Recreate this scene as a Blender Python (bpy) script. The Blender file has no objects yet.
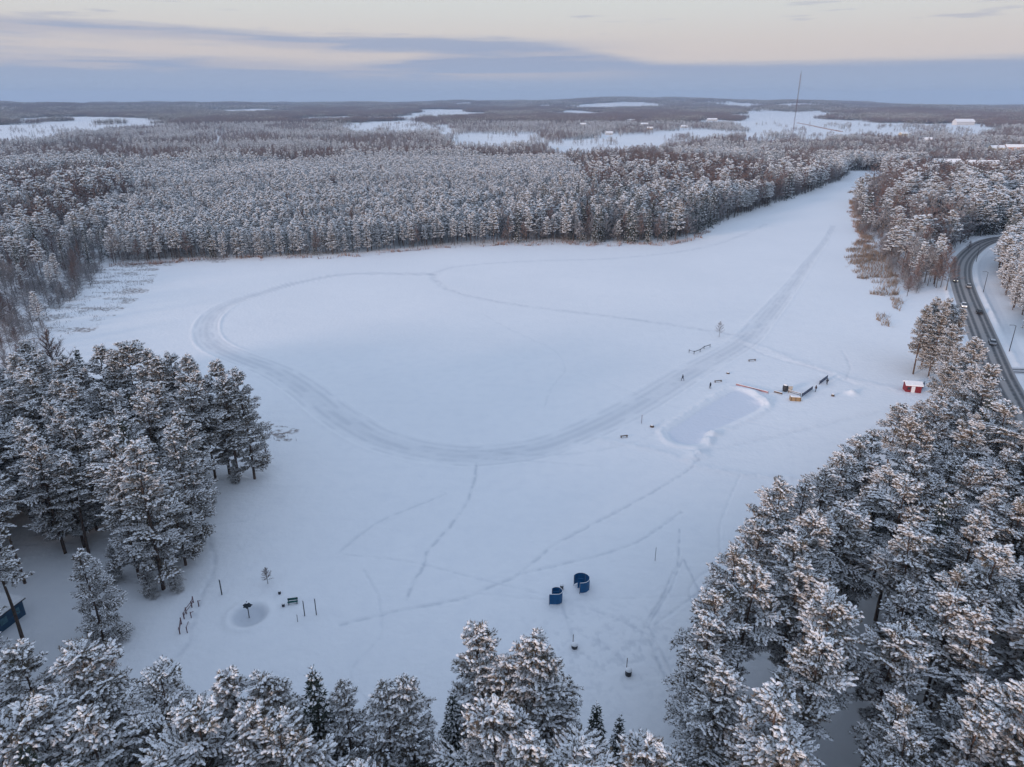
import bpy, math, random
import numpy as np
from mathutils import Vector, Matrix

SC = bpy.context.scene
COL = SC.collection
R = math.radians
rng = np.random.default_rng(7)
random.seed(7)

# ------------------------------------------------------------------ camera
CAM_H = 70.0
F = 710.0                      # focal length in pixels of the 1024 px wide frame
PITCH = R(21.56)
cam_d = bpy.data.cameras.new("camera")
cam = bpy.data.objects.new("camera", cam_d)
COL.objects.link(cam)
cam_d.sensor_width = 36.0
cam_d.lens = F / 1024 * 36.0
cam_d.clip_start = 1.0
cam_d.clip_end = 60000.0
cam.location = (0, 0, CAM_H)
cam.rotation_euler = (math.pi / 2 - PITCH, 0, 0)
SC.camera = cam

# ------------------------------------------------------------------ light
SUN_EL, SUN_AZ = 9.0, 232.0     # azimuth clockwise from +Y: low sun behind and left
world = bpy.data.worlds.new("World")
SC.world = world
world.use_nodes = True
nt = world.node_tree
nt.nodes.clear()
N = nt.nodes.new
L = nt.links.new


def wmath(op, a, b=None, c=None, clamp=False):
    n = N("ShaderNodeMath"); n.operation = op; n.use_clamp = clamp
    for i, v in enumerate((a, b, c)):
        if v is None: continue
        if isinstance(v, (int, float)): n.inputs[i].default_value = v
        else: L(v, n.inputs[i])
    return n.outputs[0]


def wmix(fac, a, b):
    n = N("ShaderNodeMix"); n.data_type = 'RGBA'
    for s, v in ((n.inputs[0], fac), (n.inputs[6], a), (n.inputs[7], b)):
        if isinstance(v, (int, float)): s.default_value = v
        elif isinstance(v, tuple): s.default_value = (*v, 1)
        else: L(v, s)
    return n.outputs[2]


def wmap(v, a, b, c=0.0, d=1.0, smooth=True):
    n = N("ShaderNodeMapRange"); n.interpolation_type = 'SMOOTHSTEP' if smooth else 'LINEAR'
    L(v, n.inputs[0])
    for i, q in enumerate((a, b, c, d)): n.inputs[i + 1].default_value = q
    return n.outputs[0]


tc = N("ShaderNodeTexCoord"); sep = N("ShaderNodeSeparateXYZ"); L(tc.outputs["Generated"], sep.inputs[0])
az = wmath('ARCTAN2', sep.outputs[0], sep.outputs[1])
el = sep.outputs[2]


def wnoise(sa, se, scale, detail, off=0.0, rough=0.55):
    c = N("ShaderNodeCombineXYZ")
    L(wmath('MULTIPLY', az, sa), c.inputs[0]); L(wmath('MULTIPLY', el, se), c.inputs[1]); c.inputs[2].default_value = off
    n = N("ShaderNodeTexNoise"); n.inputs["Scale"].default_value = scale; n.inputs["Detail"].default_value = detail
    n.inputs["Roughness"].default_value = rough
    L(c.outputs[0], n.inputs["Vector"])
    return n.outputs[0]


SKY_K = 10.0                    # cloud radiances below are divided by the 0.1 background strength
sk = N("ShaderNodeTexSky"); sk.sky_type = 'NISHITA'; sk.sun_disc = False
sk.sun_elevation = R(SUN_EL); sk.sun_rotation = R(SUN_AZ); sk.altitude = 100
sk.air_density = 1.0; sk.dust_density = 1.2; sk.ozone_density = 1.6
# cloud bank: top edge is higher on the left than on the right
n1 = wnoise(1.0, 9.0, 3.2, 6.0, 1.3)
n2 = wnoise(0.9, 17.0, 3.6, 7.0, 5.2, 0.55)
n3 = wnoise(2.0, 26.0, 4.0, 5.0, 9.1)
n4 = wnoise(2.0, 40.0, 5.0, 6.0, 3.3)
bump = wmath('MULTIPLY', wmap(az, -0.20, -0.02), wmath('SUBTRACT', 1.0, wmap(az, 0.04, 0.19)))
edge = wmath('ADD', 0.049, wmath('MULTIPLY', bump, 0.020))
edge = wmath('SUBTRACT', edge, wmath('MULTIPLY', wmap(az, 0.10, 0.30), 0.004))
leftness = wmath('SUBTRACT', 1.0, wmap(az, 0.0, 0.25))
wob = wmath('MULTIPLY', wmath('SUBTRACT', n1, 0.5), wmath('ADD', 0.004, wmath('MULTIPLY', leftness, 0.022)))
wob = wmath('ADD', wob, wmath('MULTIPLY', wmath('SUBTRACT', n4, 0.5), 0.008))
d = wmath('SUBTRACT', wmath('ADD', el, wob), edge)
open_ = wmap(d, -0.006, 0.006)                    # 1 above the bank
# long thin cloud lying above the left part of the bank
cl = wmath('ADD', 0.0672, wmath('MULTIPLY', az, -0.0195))
dl = wmath('ABSOLUTE', wmath('SUBTRACT', wmath('ADD', el, wmath('MULTIPLY', wob, 0.8)), cl))
band = wmath('SUBTRACT', 1.0, wmap(dl, 0.0025, 0.0105))
band = wmath('MULTIPLY', band, wmath('SUBTRACT', 1.0, wmap(az, -0.02, 0.10)))
open_ = wmath('MULTIPLY', open_, wmath('SUBTRACT', 1.0, wmath('MULTIPLY', band, 0.9)))
# faint pink rifts inside the left bank
rift = wmap(n2, 0.48, 0.60)
rift = wmath('MULTIPLY', rift, wmath('MULTIPLY', wmap(el, 0.022, 0.036), leftness))
rift = wmath('MULTIPLY', rift, 0.6)
veil = wmath('MULTIPLY', wmath('MULTIPLY', wmath('SUBTRACT', 1.0, wmap(el, 0.058, 0.082)), leftness), wmap(n2, 0.30, 0.62, 0.65, 0.15))
open_ = wmath('MULTIPLY', open_, wmath('SUBTRACT', 1.0, veil))
# thin dark streaks in the clear part, right
streak = wmap(n3, 0.60, 0.70)
streak = wmath('MULTIPLY', streak, wmath('MULTIPLY', wmap(el, 0.07, 0.085), wmath('SUBTRACT', 1.0, wmap(el, 0.10, 0.125))))
streak = wmath('MULTIPLY', streak, 0.55)
K = SKY_K
bank = wmix(wmap(el, 0.0, 0.055), (0.335 * K, 0.415 * K, 0.545 * K), (0.30 * K, 0.355 * K, 0.48 * K))
bank = wmix(wmath('MULTIPLY', n1, 0.3), bank, (0.38 * K, 0.40 * K, 0.52 * K))
cream = wmix(wmap(el, 0.055, 0.125), (0.60 * K, 0.54 * K, 0.51 * K), (0.60 * K, 0.615 * K, 0.60 * K))
riftc = (0.52 * K, 0.48 * K, 0.49 * K)
low = wmix(rift, bank, riftc)
upc = wmix(streak, cream, (0.37 * K, 0.39 * K, 0.48 * K))
vis = wmix(open_, low, upc)
# overhead: thin even overcast over the physical sky
over = wmix(0.70, sk.outputs[0], (0.58 * K, 0.72 * K, 0.97 * K))
full = wmix(wmap(el, 0.13, 0.42), vis, over)
bg = N("ShaderNodeBackground"); L(full, bg.inputs[0]); bg.inputs[1].default_value = 0.1
out = N("ShaderNodeOutputWorld"); L(bg.outputs[0], out.inputs[0])
world.cycles.sampling_method = 'MANUAL'; world.cycles.sample_map_resolution = 1024

sun_d = bpy.data.lights.new("sun", 'SUN')
sun_d.energy = 2.7
sun_d.angle = R(9)
sun_d.color = (1.0, 0.76, 0.65)
sun = bpy.data.objects.new("sun", sun_d); COL.objects.link(sun)
sa, se = R(SUN_AZ), R(SUN_EL)
sdir = Vector((math.sin(sa) * math.cos(se), math.cos(sa) * math.cos(se), math.sin(se)))
sun.rotation_euler = sdir.to_track_quat('Z', 'Y').to_euler()
sun.location = (0, 0, 300)

SC.render.engine = 'CYCLES'
vs = SC.view_settings
vs.view_transform = 'Standard'; vs.look = 'None'; vs.exposure = 0.20; vs.gamma = 1.0
try: vs.use_curve_mapping = False
except Exception: pass
cy = SC.cycles
cy.use_denoising = True
cy.max_bounces = 5; cy.diffuse_bounces = 3; cy.glossy_bounces = 2; cy.transmission_bounces = 2; cy.volume_bounces = 0
cy.transparent_max_bounces = 8
cy.caustics_reflective = False; cy.caustics_refractive = False
cy.volume_max_steps = 64
SC.render.film_transparent = False


# ------------------------------------------------------------------ survey: photo pixel -> point of the place
cP, sP = math.cos(PITCH), math.sin(PITCH)


def at(px, py, z=0.0):
    x = (px - 512.0) / F; y = (383.5 - py) / F
    d = np.array([x, cP + y * sP, -sP + y * cP])
    t = (CAM_H - z) / -d[2]
    return np.array([d[0] * t, d[1] * t, z])


def project(x, y, z=0.0):
    dz = z - CAM_H
    depth = y * cP - dz * sP
    up = y * sP + dz * cP
    depth = np.where(np.abs(depth) < 1e-3, 1e-3, depth)
    return 512 + F * x / depth, 383.5 - F * up / depth, depth


def poly(pts):
    """(px, py[, z]) list -> N x 2 ground coordinates"""
    return np.array([at(*p)[:2] for p in pts])


def inside(P, X, Y):
    r = np.zeros(X.shape, bool)
    n = len(P); j = n - 1
    m = (X >= P[:, 0].min()) & (X <= P[:, 0].max()) & (Y >= P[:, 1].min()) & (Y <= P[:, 1].max())
    x = X[m]; y = Y[m]; q = np.zeros(x.shape, bool)
    for i in range(n):
        xi, yi = P[i]; xj, yj = P[j]
        c = ((yi > y) != (yj > y))
        if yj != yi:
            q ^= c & (x < (xj - xi) * (y - yi) / (yj - yi) + xi)
        j = i
    r[m] = q
    return r


def spline(P, n=8):
    P = np.asarray(P, float)
    if len(P) < 3: return P
    Q = np.vstack([2 * P[0] - P[1], P, 2 * P[-1] - P[-2]])
    o = []
    for i in range(1, len(Q) - 2):
        for k in range(n):
            t = k / n
            o.append(0.5 * ((2 * Q[i]) + (-Q[i - 1] + Q[i + 1]) * t + (2 * Q[i - 1] - 5 * Q[i] + 4 * Q[i + 1] - Q[i + 2]) * t * t
                            + (-Q[i - 1] + 3 * Q[i] - 3 * Q[i + 1] + Q[i + 2]) * t ** 3))
    o.append(P[-1])
    return np.array(o)


def hash2(ix, iy, s):
    h = np.sin(ix * 127.1 + iy * 311.7 + s * 74.7) * 43758.5453
    return h - np.floor(h)


def vnoise(x, y, s=0.0):
    ix = np.floor(x); iy = np.floor(y); fx = x - ix; fy = y - iy
    fx = fx * fx * (3 - 2 * fx); fy = fy * fy * (3 - 2 * fy)
    a = hash2(ix, iy, s); b = hash2(ix + 1, iy, s); c = hash2(ix, iy + 1, s); d_ = hash2(ix + 1, iy + 1, s)
    return (a * (1 - fx) + b * fx) * (1 - fy) + (c * (1 - fx) + d_ * fx) * fy


def fbm(x, y, s=0.0, o=4):
    v = 0; a = 0.5; t = 0
    for i in range(o):
        v = v + a * vnoise(x, y, s + i * 3.3); t += a
        x = x * 2.03; y = y * 2.03; a *= 0.5
    return v / t


def sstep(a, b, x):
    t = np.clip((x - a) / (b - a), 0, 1)
    return t * t * (3 - 2 * t)


# ------------------------------------------------------------------ materials
MATS = {}


def mat(name, color, rough=0.8, noise=None, spec=0.3, metal=0.0, bump=None, emit=None):
    if name in MATS: return MATS[name]
    m = bpy.data.materials.new(name); m.use_nodes = True
    t = m.node_tree; b = t.nodes["Principled BSDF"]
    b.inputs["Base Color"].default_value = (*color, 1)
    b.inputs["Roughness"].default_value = rough
    b.inputs["Specular IOR Level"].default_value = spec
    b.inputs["Metallic"].default_value = metal
    if emit:
        b.inputs["Emission Color"].default_value = (*emit[0], 1); b.inputs["Emission Strength"].default_value = emit[1]
    if noise:
        sc_, c2, w = noise
        co = t.nodes.new("ShaderNodeTexCoord")
        n = t.nodes.new("ShaderNodeTexNoise"); n.inputs["Scale"].default_value = sc_; n.inputs["Detail"].default_value = 4
        t.links.new(co.outputs["Object"], n.inputs["Vector"])
        mr = t.nodes.new("ShaderNodeMapRange"); mr.inputs[1].default_value = 0.5 - w; mr.inputs[2].default_value = 0.5 + w
        t.links.new(n.outputs[0], mr.inputs[0])
        mx = t.nodes.new("ShaderNodeMix"); mx.data_type = 'RGBA'
        mx.inputs[6].default_value = (*color, 1); mx.inputs[7].default_value = (*c2, 1)
        t.links.new(mr.outputs[0], mx.inputs[0]); t.links.new(mx.outputs[2], b.inputs["Base Color"])
        if bump:
            bp = t.nodes.new("ShaderNodeBump"); bp.inputs["Strength"].default_value = bump
            t.links.new(n.outputs[0], bp.inputs["Height"]); t.links.new(bp.outputs[0], b.inputs["Normal"])
    MATS[name] = m
    return m


SNOW = mat("snow_load", (0.88, 0.875, 0.88), 0.7, (1.5, (0.80, 0.80, 0.82), 0.2))
NEEDLE = mat("pine_needles", (0.105, 0.095, 0.068), 0.8, (0.6, (0.22, 0.175, 0.135), 0.20))
SPRUCE_N = mat("spruce_needles", (0.028, 0.042, 0.032), 0.8, (0.8, (0.060, 0.072, 0.055), 0.2))
BARK = mat("pine_bark", (0.13, 0.085, 0.065), 0.9, (3.0, (0.06, 0.048, 0.042), 0.15))
BIRCHBARK = mat("grey_bark", (0.16, 0.14, 0.13), 0.9, (3.0, (0.08, 0.07, 0.065), 0.15))
TWIG = mat("brown_twigs", (0.165, 0.108, 0.098), 0.9, (0.8, (0.24, 0.19, 0.18), 0.2))
RIME = mat("frosted_twigs", (0.36, 0.36, 0.38), 0.8, (0.8, (0.20, 0.185, 0.185), 0.2))
REED = mat("dry_reed", (0.29, 0.225, 0.17), 0.9, (0.5, (0.21, 0.16, 0.13), 0.2))
RUSTREED = mat("rusty_reed", (0.26, 0.15, 0.12), 0.9, (0.5, (0.33, 0.24, 0.20), 0.2))
BLUE = mat("blue_paint", (0.005, 0.11, 0.27), 0.45, (2.0, (0.008, 0.085, 0.21), 0.2))
DARKBLUE = mat("dark_blue_board", (0.06, 0.075, 0.13), 0.6, (2.0, (0.10, 0.12, 0.17), 0.2))
GREEN = mat("green_paint", (0.01, 0.085, 0.085), 0.5, (3.0, (0.02, 0.12, 0.11), 0.2))
DARK = mat("dark_metal", (0.03, 0.032, 0.04), 0.5, (4.0, (0.05, 0.05, 0.055), 0.2))
STEEL = mat("galvanised_steel", (0.30, 0.31, 0.33), 0.45, (4.0, (0.2, 0.2, 0.22), 0.2), metal=0.6)
WOOD = mat("old_wood", (0.15, 0.10, 0.07), 0.85, (4.0, (0.09, 0.065, 0.05), 0.2))
NEWWOOD = mat("yellow_wood", (0.38, 0.26, 0.14), 0.8, (4.0, (0.30, 0.20, 0.11), 0.2))
PURPLEWOOD = mat("reddish_rail", (0.17, 0.09, 0.10), 0.85, (4.0, (0.10, 0.06, 0.07), 0.2))
RED = mat("red_boards", (0.22, 0.022, 0.03), 0.7, (3.0, (0.16, 0.02, 0.025), 0.2))
WHITE = mat("white_paint", (0.72, 0.72, 0.72), 0.6, (3.0, (0.62, 0.62, 0.63), 0.2))
GLASS = mat("dark_glass", (0.02, 0.025, 0.03), 0.08, spec=0.6)
RUBBER = mat("rubber", (0.02, 0.02, 0.02), 0.9)
LAMP = mat("headlight", (0.9, 0.88, 0.8), 0.2, emit=((1, 0.95, 0.85), 1.5))

# ------------------------------------------------------------------ mesh helpers


class Acc:
    def __init__(s):
        s.v = []; s.f = []; s.m = []; s.s = []; s.n = 0

    def add(s, v, f, mi=0, smooth=False):
        v = np.asarray(v, float).reshape(-1, 3); f = np.asarray(f, int).reshape(-1, 3)
        s.v.append(v); s.f.append(f + s.n); s.m.append(np.full(len(f), mi)); s.s.append(np.full(len(f), smooth)); s.n += len(v)

    def quads(s, v, q, mi=0, smooth=False):
        q = np.asarray(q, int).reshape(-1, 4)
        s.add(v, np.vstack([q[:, [0, 1, 2]], q[:, [0, 2, 3]]]), mi, smooth)

    def box(s, c, d, mi=0, rz=0.0, taper=1.0):
        x, y, z = d[0] / 2, d[1] / 2, d[2] / 2
        v = np.array([(-x, -y, -z), (x, -y, -z), (x, y, -z), (-x, y, -z),
                      (-x * taper, -y * taper, z), (x * taper, -y * taper, z), (x * taper, y * taper, z), (-x * taper, y * taper, z)])
        if rz:
            c_, s_ = math.cos(rz), math.sin(rz)
            v = v @ np.array([[c_, s_, 0], [-s_, c_, 0], [0, 0, 1]])
        s.quads(v + np.array(c), [(0, 3, 2, 1), (4, 5, 6, 7), (0, 1, 5, 4), (1, 2, 6, 5), (2, 3, 7, 6), (3, 0, 4, 7)], mi)

    def tube(s, pts, rad, n=6, mi=0, cap=True, smooth=True):
        pts = np.asarray(pts, float); k = len(pts); rad = np.broadcast_to(rad, (k,))
        T = np.gradient(pts, axis=0); T /= np.linalg.norm(T, axis=1)[:, None] + 1e-9
        ref = np.array([1.0, 0, 0]) if abs(T[0][0]) < 0.8 else np.array([0, 1.0, 0])
        U = np.cross(T, ref); U /= np.linalg.norm(U, axis=1)[:, None] + 1e-9
        V = np.cross(T, U)
        a = np.arange(n) * 2 * math.pi / n
        v = pts[:, None] + rad[:, None, None] * (np.cos(a)[None, :, None] * U[:, None] + np.sin(a)[None, :, None] * V[:, None])
        v = v.reshape(-1, 3)
        q = [(i * n + j, i * n + (j + 1) % n, (i + 1) * n + (j + 1) % n, (i + 1) * n + j) for i in range(k - 1) for j in range(n)]
        s.quads(v, q, mi, smooth)
        if cap:
            for b in (0, (k - 1) * n):
                s.add(v[b:b + n], [(0, j, j + 1) for j in range(1, n - 1)], mi)

    def lathe(s, prof, n=12, mi=0, c=(0, 0, 0), smooth=True):
        a = np.arange(n) * 2 * math.pi / n
        v = np.array([(r * math.cos(t) + c[0], r * math.sin(t) + c[1], z + c[2]) for r, z in prof for t in a])
        q = [(i * n + j, i * n + (j + 1) % n, (i + 1) * n + (j + 1) % n, (i + 1) * n + j) for i in range(len(prof) - 1) for j in range(n)]
        s.quads(v, q, mi, smooth)

    def mesh(s, name, mats):
        me = bpy.data.meshes.new(name)
        v = np.vstack(s.v); f = np.vstack(s.f)
        me.vertices.add(len(v)); me.vertices.foreach_set("co", v.astype(np.float32).ravel())
        me.loops.add(len(f) * 3); me.loops.foreach_set("vertex_index", f.astype(np.int32).ravel())
        me.polygons.add(len(f)); me.polygons.foreach_set("loop_start", (np.arange(len(f)) * 3).astype(np.int32))
        me.polygons.foreach_set("loop_total", np.full(len(f), 3, np.int32))
        me.polygons.foreach_set("material_index", np.concatenate(s.m).astype(np.int32))
        me.polygons.foreach_set("use_smooth", np.concatenate(s.s).astype(bool))
        for m in mats: me.materials.append(m)
        me.update(calc_edges=True)
        return me


def link(name, me, parent=None, loc=None, rz=0.0, scale=None):
    o = bpy.data.objects.new(name, me); COL.objects.link(o)
    if parent: o.parent = parent
    if loc is not None: o.location = tuple(float(q) for q in loc)
    if rz: o.rotation_euler = (0, 0, rz)
    if scale: o.scale = (scale, scale, scale) if isinstance(scale, (int, float)) else scale
    return o


def tag(o, label=None, cat=None, group=None, kind=None):
    if label: o["label"] = label
    if cat: o["category"] = cat
    if group: o["group"] = group
    if kind: o["kind"] = kind
    return o


def thing(name, label, cat, loc, rz=0.0, group=None):
    o = bpy.data.objects.new(name, None); COL.objects.link(o)
    o.empty_display_size = 0.5
    o.location = tuple(float(q) for q in loc); o.rotation_euler = (0, 0, rz)
    return tag(o, label, cat, group)


def part(name, acc, mats, parent):
    return link(name, acc.mesh(name, mats if isinstance(mats, (list, tuple)) else [mats]), parent)


def copy_thing(o, label, loc, rz=0.0, group=None, scale=None):
    c = o.copy(); COL.objects.link(c); c["label"] = label
    if group: c["group"] = group
    c.location = tuple(float(q) for q in loc); c.rotation_euler = (0, 0, rz)
    if scale: c.scale = (scale,) * 3
    for ch in list(o.children):
        d_ = ch.copy(); COL.objects.link(d_); d_.parent = c
        for g in list(ch.children):
            e = g.copy(); COL.objects.link(e); e.parent = d_
    return c


# ------------------------------------------------------------------ layout of the place
ZT = 23.0
road_px = [(1060, 232), (1024, 236), (1000, 238.5), (984, 243), (972, 251), (963, 262), (961, 276), (965, 292), (974, 315), (984, 340),
           (998, 375), (1013, 405), (1030, 445), (1060, 520)]
ROAD = spline(poly(road_px), 10)
lane_px = [(1060, 374), (1040, 372), (1024, 371), (1008, 370.5), (1000, 370)]
LANE = spline(poly(lane_px), 6)
footway_px = [(1012, 250), (984, 262), (984, 282), (996, 310), (1012, 345), (1030, 375), (1060, 420)]
FOOT = spline(poly(footway_px), 8)

# edge trees: (px, py of the crown top, height, kind)
LEFT_EDGE = [(237, 367, 24), (222, 374, 23), (210, 361, 24.5), (196, 372, 23), (183, 356, 24), (171, 350, 24), (157, 356, 23.5), (144, 350, 24), (123, 341, 25),
             (107, 349, 23.5), (93, 345, 24), (75, 347, 23), (60, 352, 22)]
RIGHT_EDGE = [(958, 322, 19), (965, 346, 19), (950, 362, 18), (948, 386, 19), (915, 393, 16), (900, 402, 19), (881, 428, 21), (864, 436, 21), (845, 452, 21), (826, 468, 21), (801, 480, 21.5),
              (776, 479, 23), (760, 520, 20), (742, 552, 21), (724, 590, 21), (712, 618, 20), (706, 655, 19), (712, 700, 18), (725, 668, 21)]
BOTTOM = [(16, 642, 22), (72, 650, 22), (100, 676, 20), (160, 664, 22), (190, 700, 20), (238, 668, 22), (262, 671, 21.5), (284, 676, 21), (345, 684, 20), (388, 686, 21),
          (413, 676, 21.5), (479, 619, 24), (505, 652, 21), (537, 632, 24), (556, 657, 22), (648, 736, 16)]

far_shore = [(44, 356), (52, 335), (40, 318), (60, 300), (84, 285), (80, 270), (108, 264), (150, 262), (200, 260), (260, 258.5), (330, 255.5), (430, 248), (500, 244), (600, 243.5),
             (655, 243), (690, 240), (705, 230), (745, 214), (790, 199), (822, 188), (842, 180), (850, 171), (880, 170.5), (884, 176), (868, 186), (856, 196), (856, 215), (866, 238),
             (886, 262), (895, 285), (912, 298), (946, 291), (954, 296), (958, 330)]
open_poly = np.vstack([
    poly(far_shore),
    poly([(957, 372), (952, 388), (948, 390, 19), (930, 396, 19), (915, 398, 19)]),
    poly([(p[0], p[1], p[2]) for p in RIGHT_EDGE if p[1] > 400 and not (p[0] == 725)]),
    poly([(712, 735, 18), (700, 830, 20), (664, 830, 20), (652, 745, 16.5)]),
    poly([(646, 735, 16.5), (620, 716, 16), (597, 703, 17), (563, 655, 22), (540, 634, 24), (479, 619, 24), (413, 676, 21.5), (388, 686, 21), (345, 684, 20), (312, 670, 22),
          (262, 671, 21.5), (238, 668, 22), (160, 664, 22), (72, 650, 22), (16, 642, 22), (-60, 640, 22)]),
    poly([(-60, 566), (20, 560), (60, 552), (120, 575), (165, 590), (178, 572), (196, 545), (200, 520), (214, 484), (240, 476)]),
    poly(LEFT_EDGE[::1]),
])
thin = poly([(850, 615), (866, 610), (866, 700), (862, 720, 20), (852, 830, 20), (818, 830, 20), (820, 720, 20), (830, 690)])
fields = [
    poly([(-60, 128), (0, 125), (22, 119.5), (45, 118.5), (85, 118), (160, 119), (164, 122, 13), (120, 125, 13), (72, 129, 13), (45, 136, 13), (0, 137, 13), (-60, 139, 13)]),
    poly([(344, 123), (385, 121.5), (415, 121), (430, 124), (440, 127, 13), (400, 129, 13), (352, 129, 13)]),
    poly([(440, 126), (456, 125), (458, 132, 13), (444, 133, 13)]),
    poly([(446, 138), (470, 134), (507, 134), (540, 134), (548, 139, 13), (512, 140, 13), (500, 143, 13), (455, 141, 13)]),
    poly([(548, 142), (590, 139), (640, 134), (700, 129.5), (712, 129.5), (745, 133), (770, 134), (700, 136, 13), (668, 142, 13), (620, 147, 13), (560, 151, 13), (546, 147, 13)]),
    poly([(736, 112), (752, 111.5), (800, 115), (866, 119), (880, 123), (905, 127), (930, 134), (905, 134, 13), (880, 131, 13), (850, 133, 13), (812, 137, 13), (745, 137, 13), (742, 131), (730, 122), (746, 118)]),
    poly([(912, 125), (950, 126.5), (1000, 126.5), (1000, 130.5, 13), (960, 133, 13), (925, 129, 13)]),
    poly([(214.5, 124), (218, 124), (222, 153, 8), (216, 153, 8)]),
    poly([(62, 108), (95, 107), (100, 109), (66, 110)]),
    poly([(175, 108.5), (205, 107.5), (212, 110), (180, 111)]),
    poly([(930, 118), (958, 117.2), (956, 118.6), (932, 119.5)]),
    poly([(700, 118), (720, 117.4), (724, 119.5), (704, 120)]),
    poly([(632, 121), (650, 120), (655, 122), (634, 123.4)]),
    poly([(150, 111), (170, 110.6), (172, 112), (152, 112.6)]),
    poly([(270, 110.6), (300, 110), (305, 111.4), (272, 112)]),
    poly([(360, 112), (392, 111.3), (396, 112.4), (362, 113)]),
]


def dist_line(P, X, Y, maxd=30.0):
    D = np.full(X.shape, 1e9)
    for i in range(len(P) - 1):
        a, b = P[i], P[i + 1]
        m = (X > min(a[0], b[0]) - maxd) & (X < max(a[0], b[0]) + maxd) & (Y > min(a[1], b[1]) - maxd) & (Y < max(a[1], b[1]) + maxd)
        if not m.any(): continue
        ab = b - a; q = ab @ ab + 1e-9
        t = np.clip(((X[m] - a[0]) * ab[0] + (Y[m] - a[1]) * ab[1]) / q, 0, 1)
        D[m] = np.minimum(D[m], np.hypot(X[m] - a[0] - t * ab[0], Y[m] - a[1] - t * ab[1]))
    return D


def hills(X, Y):
    r = np.hypot(X, Y); a = np.arctan2(X, Y)
    k = sstep(3000, 8500, r)
    ridge = 0.25 + 1.15 * fbm(a * 14 + 3, r / 2200, 2.0, 5)
    centre = np.exp(-((a - 0.13) / 0.20) ** 2) * 62 * sstep(6500, 9500, r)
    right = 1 - 0.45 * sstep(0.35, 0.6, a)
    return k * (ridge * 62 * right + centre)


RINK = spline(np.vstack([poly([(665.7, 432), (674, 425.5), (700, 408), (725.5, 392.7), (737, 389), (751, 394), (763, 403), (760.6, 409), (737, 421), (709, 434), (703, 443), (688, 445), (671.5, 441), (665.7, 432)])]), 5)
TRACKS = []


def track(px, w, s, depth=0.05, kind='path'):
    TRACKS.append((spline(poly(px), 8), w, s, depth, kind))


loop_px = [(834, 226), (826, 240), (812, 258), (796, 280), (778, 303), (762, 322), (746, 340), (722, 355), (690, 373), (655, 395), (620, 415), (580, 434), (545, 447), (505, 454), (470, 456.5),
           (432, 453), (399, 446), (367, 434), (332, 412), (305, 390), (274, 371), (236, 356), (214, 345), (206, 333), (210, 318), (227, 305), (258, 294), (305, 281), (355, 273.5), (432, 274)]
LOOP = spline(poly(loop_px), 10)
track([(432, 274), (437, 281), (450, 290), (480, 298), (520, 305), (600, 315), (660, 323), (710, 331), (740, 336)], 1.3, 0.7)
track([(432, 274), (450, 268), (480, 264), (530, 261), (600, 259), (650, 255), (690, 250), (720, 243), (748, 233), (766, 224)], 1.6, 0.55)
track([(477, 463), (474, 480), (466, 503), (451, 525), (438, 540), (427, 551), (423, 566), (414, 583), (405, 600)], 0.32, 0.95, 0.12)
track([(340, 625), (396, 612), (462, 599), (495, 585), (518, 575), (545, 552), (570, 536), (622, 509), (678, 477), (700, 460)], 0.34, 0.8, 0.10)
track([(518, 575), (563, 564), (600, 555), (637, 542), (666, 523), (682, 512)], 0.30, 0.75, 0.10)
track([(340, 551), (377, 523), (414, 507), (445, 494)], 0.32, 0.6, 0.08)
track([(644, 628), (655, 608), (663, 596), (672, 575), (678, 562), (680, 529)], 0.22, 0.9, 0.06)
track([(648, 628), (660, 606), (670, 590), (682, 560)], 0.22, 0.9, 0.06)
track([(655, 625), (672, 612), (689, 600), (705, 588)], 0.25, 0.8, 0.06)
track([(684, 560), (692, 575), (700, 592), (712, 606)], 0.25, 0.9, 0.06)
track([(650, 640), (660, 665), (676, 700), (690, 740), (690, 767)], 0.3, 0.7, 0.06)
track([(650, 628), (668, 664), (684, 700), (700, 745)], 0.25, 0.6, 0.06)
track([(574, 642), (568, 622), (562, 604), (566, 592)], 0.3, 0.6, 0.05)
track([(628, 668), (616, 655), (600, 640)], 0.3, 0.4, 0.05)
track([(205, 525), (214, 560), (200, 600), (188, 640), (176, 655)], 0.5, 0.5, 0.06)
track([(600, 440), (640, 447), (672, 455), (700, 466), (740, 474), (790, 478)], 1.4, 0.30, -0.16)
track([(742, 340), (770, 350), (800, 361), (850, 378), (905, 392)], 1.8, 0.25, -0.15)
track([(745, 346), (775, 358), (815, 369), (855, 385)], 0.6, 0.5, 0.08)
track([(700, 452), (740, 444), (800, 430), (860, 416), (890, 408)], 0.9, 0.35, 0.07)
track([(842, 350), (850, 366), (846, 380)], 0.4, 0.5, 0.06)
track([(476, 458), (540, 462), (600, 466)], 0.4, 0.35, 0.05)
track([(470, 450), (560, 455), (640, 440), (664, 420)], 0.5, 0.3, 0.05)
gt = np.random.default_rng(77)
for _ in range(9):
    q0 = np.array([gt.uniform(230, 880), gt.uniform(270, 640)]); dr0 = gt.uniform(0, 6.28); pts_ = [tuple(q0)]
    for _k in range(int(gt.integers(4, 9))):
        dr0 += gt.normal() * 0.35; st_ = (q0[1] - 90) * 0.10
        q0 = q0 + np.array([math.cos(dr0) * st_ * 1.6, math.sin(dr0) * st_ * 0.7]); pts_.append((q0[0], max(255, q0[1])))
    track(pts_, 0.26, gt.uniform(0.2, 0.4), 0.06)
PARASOL = at(249, 616)


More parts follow.
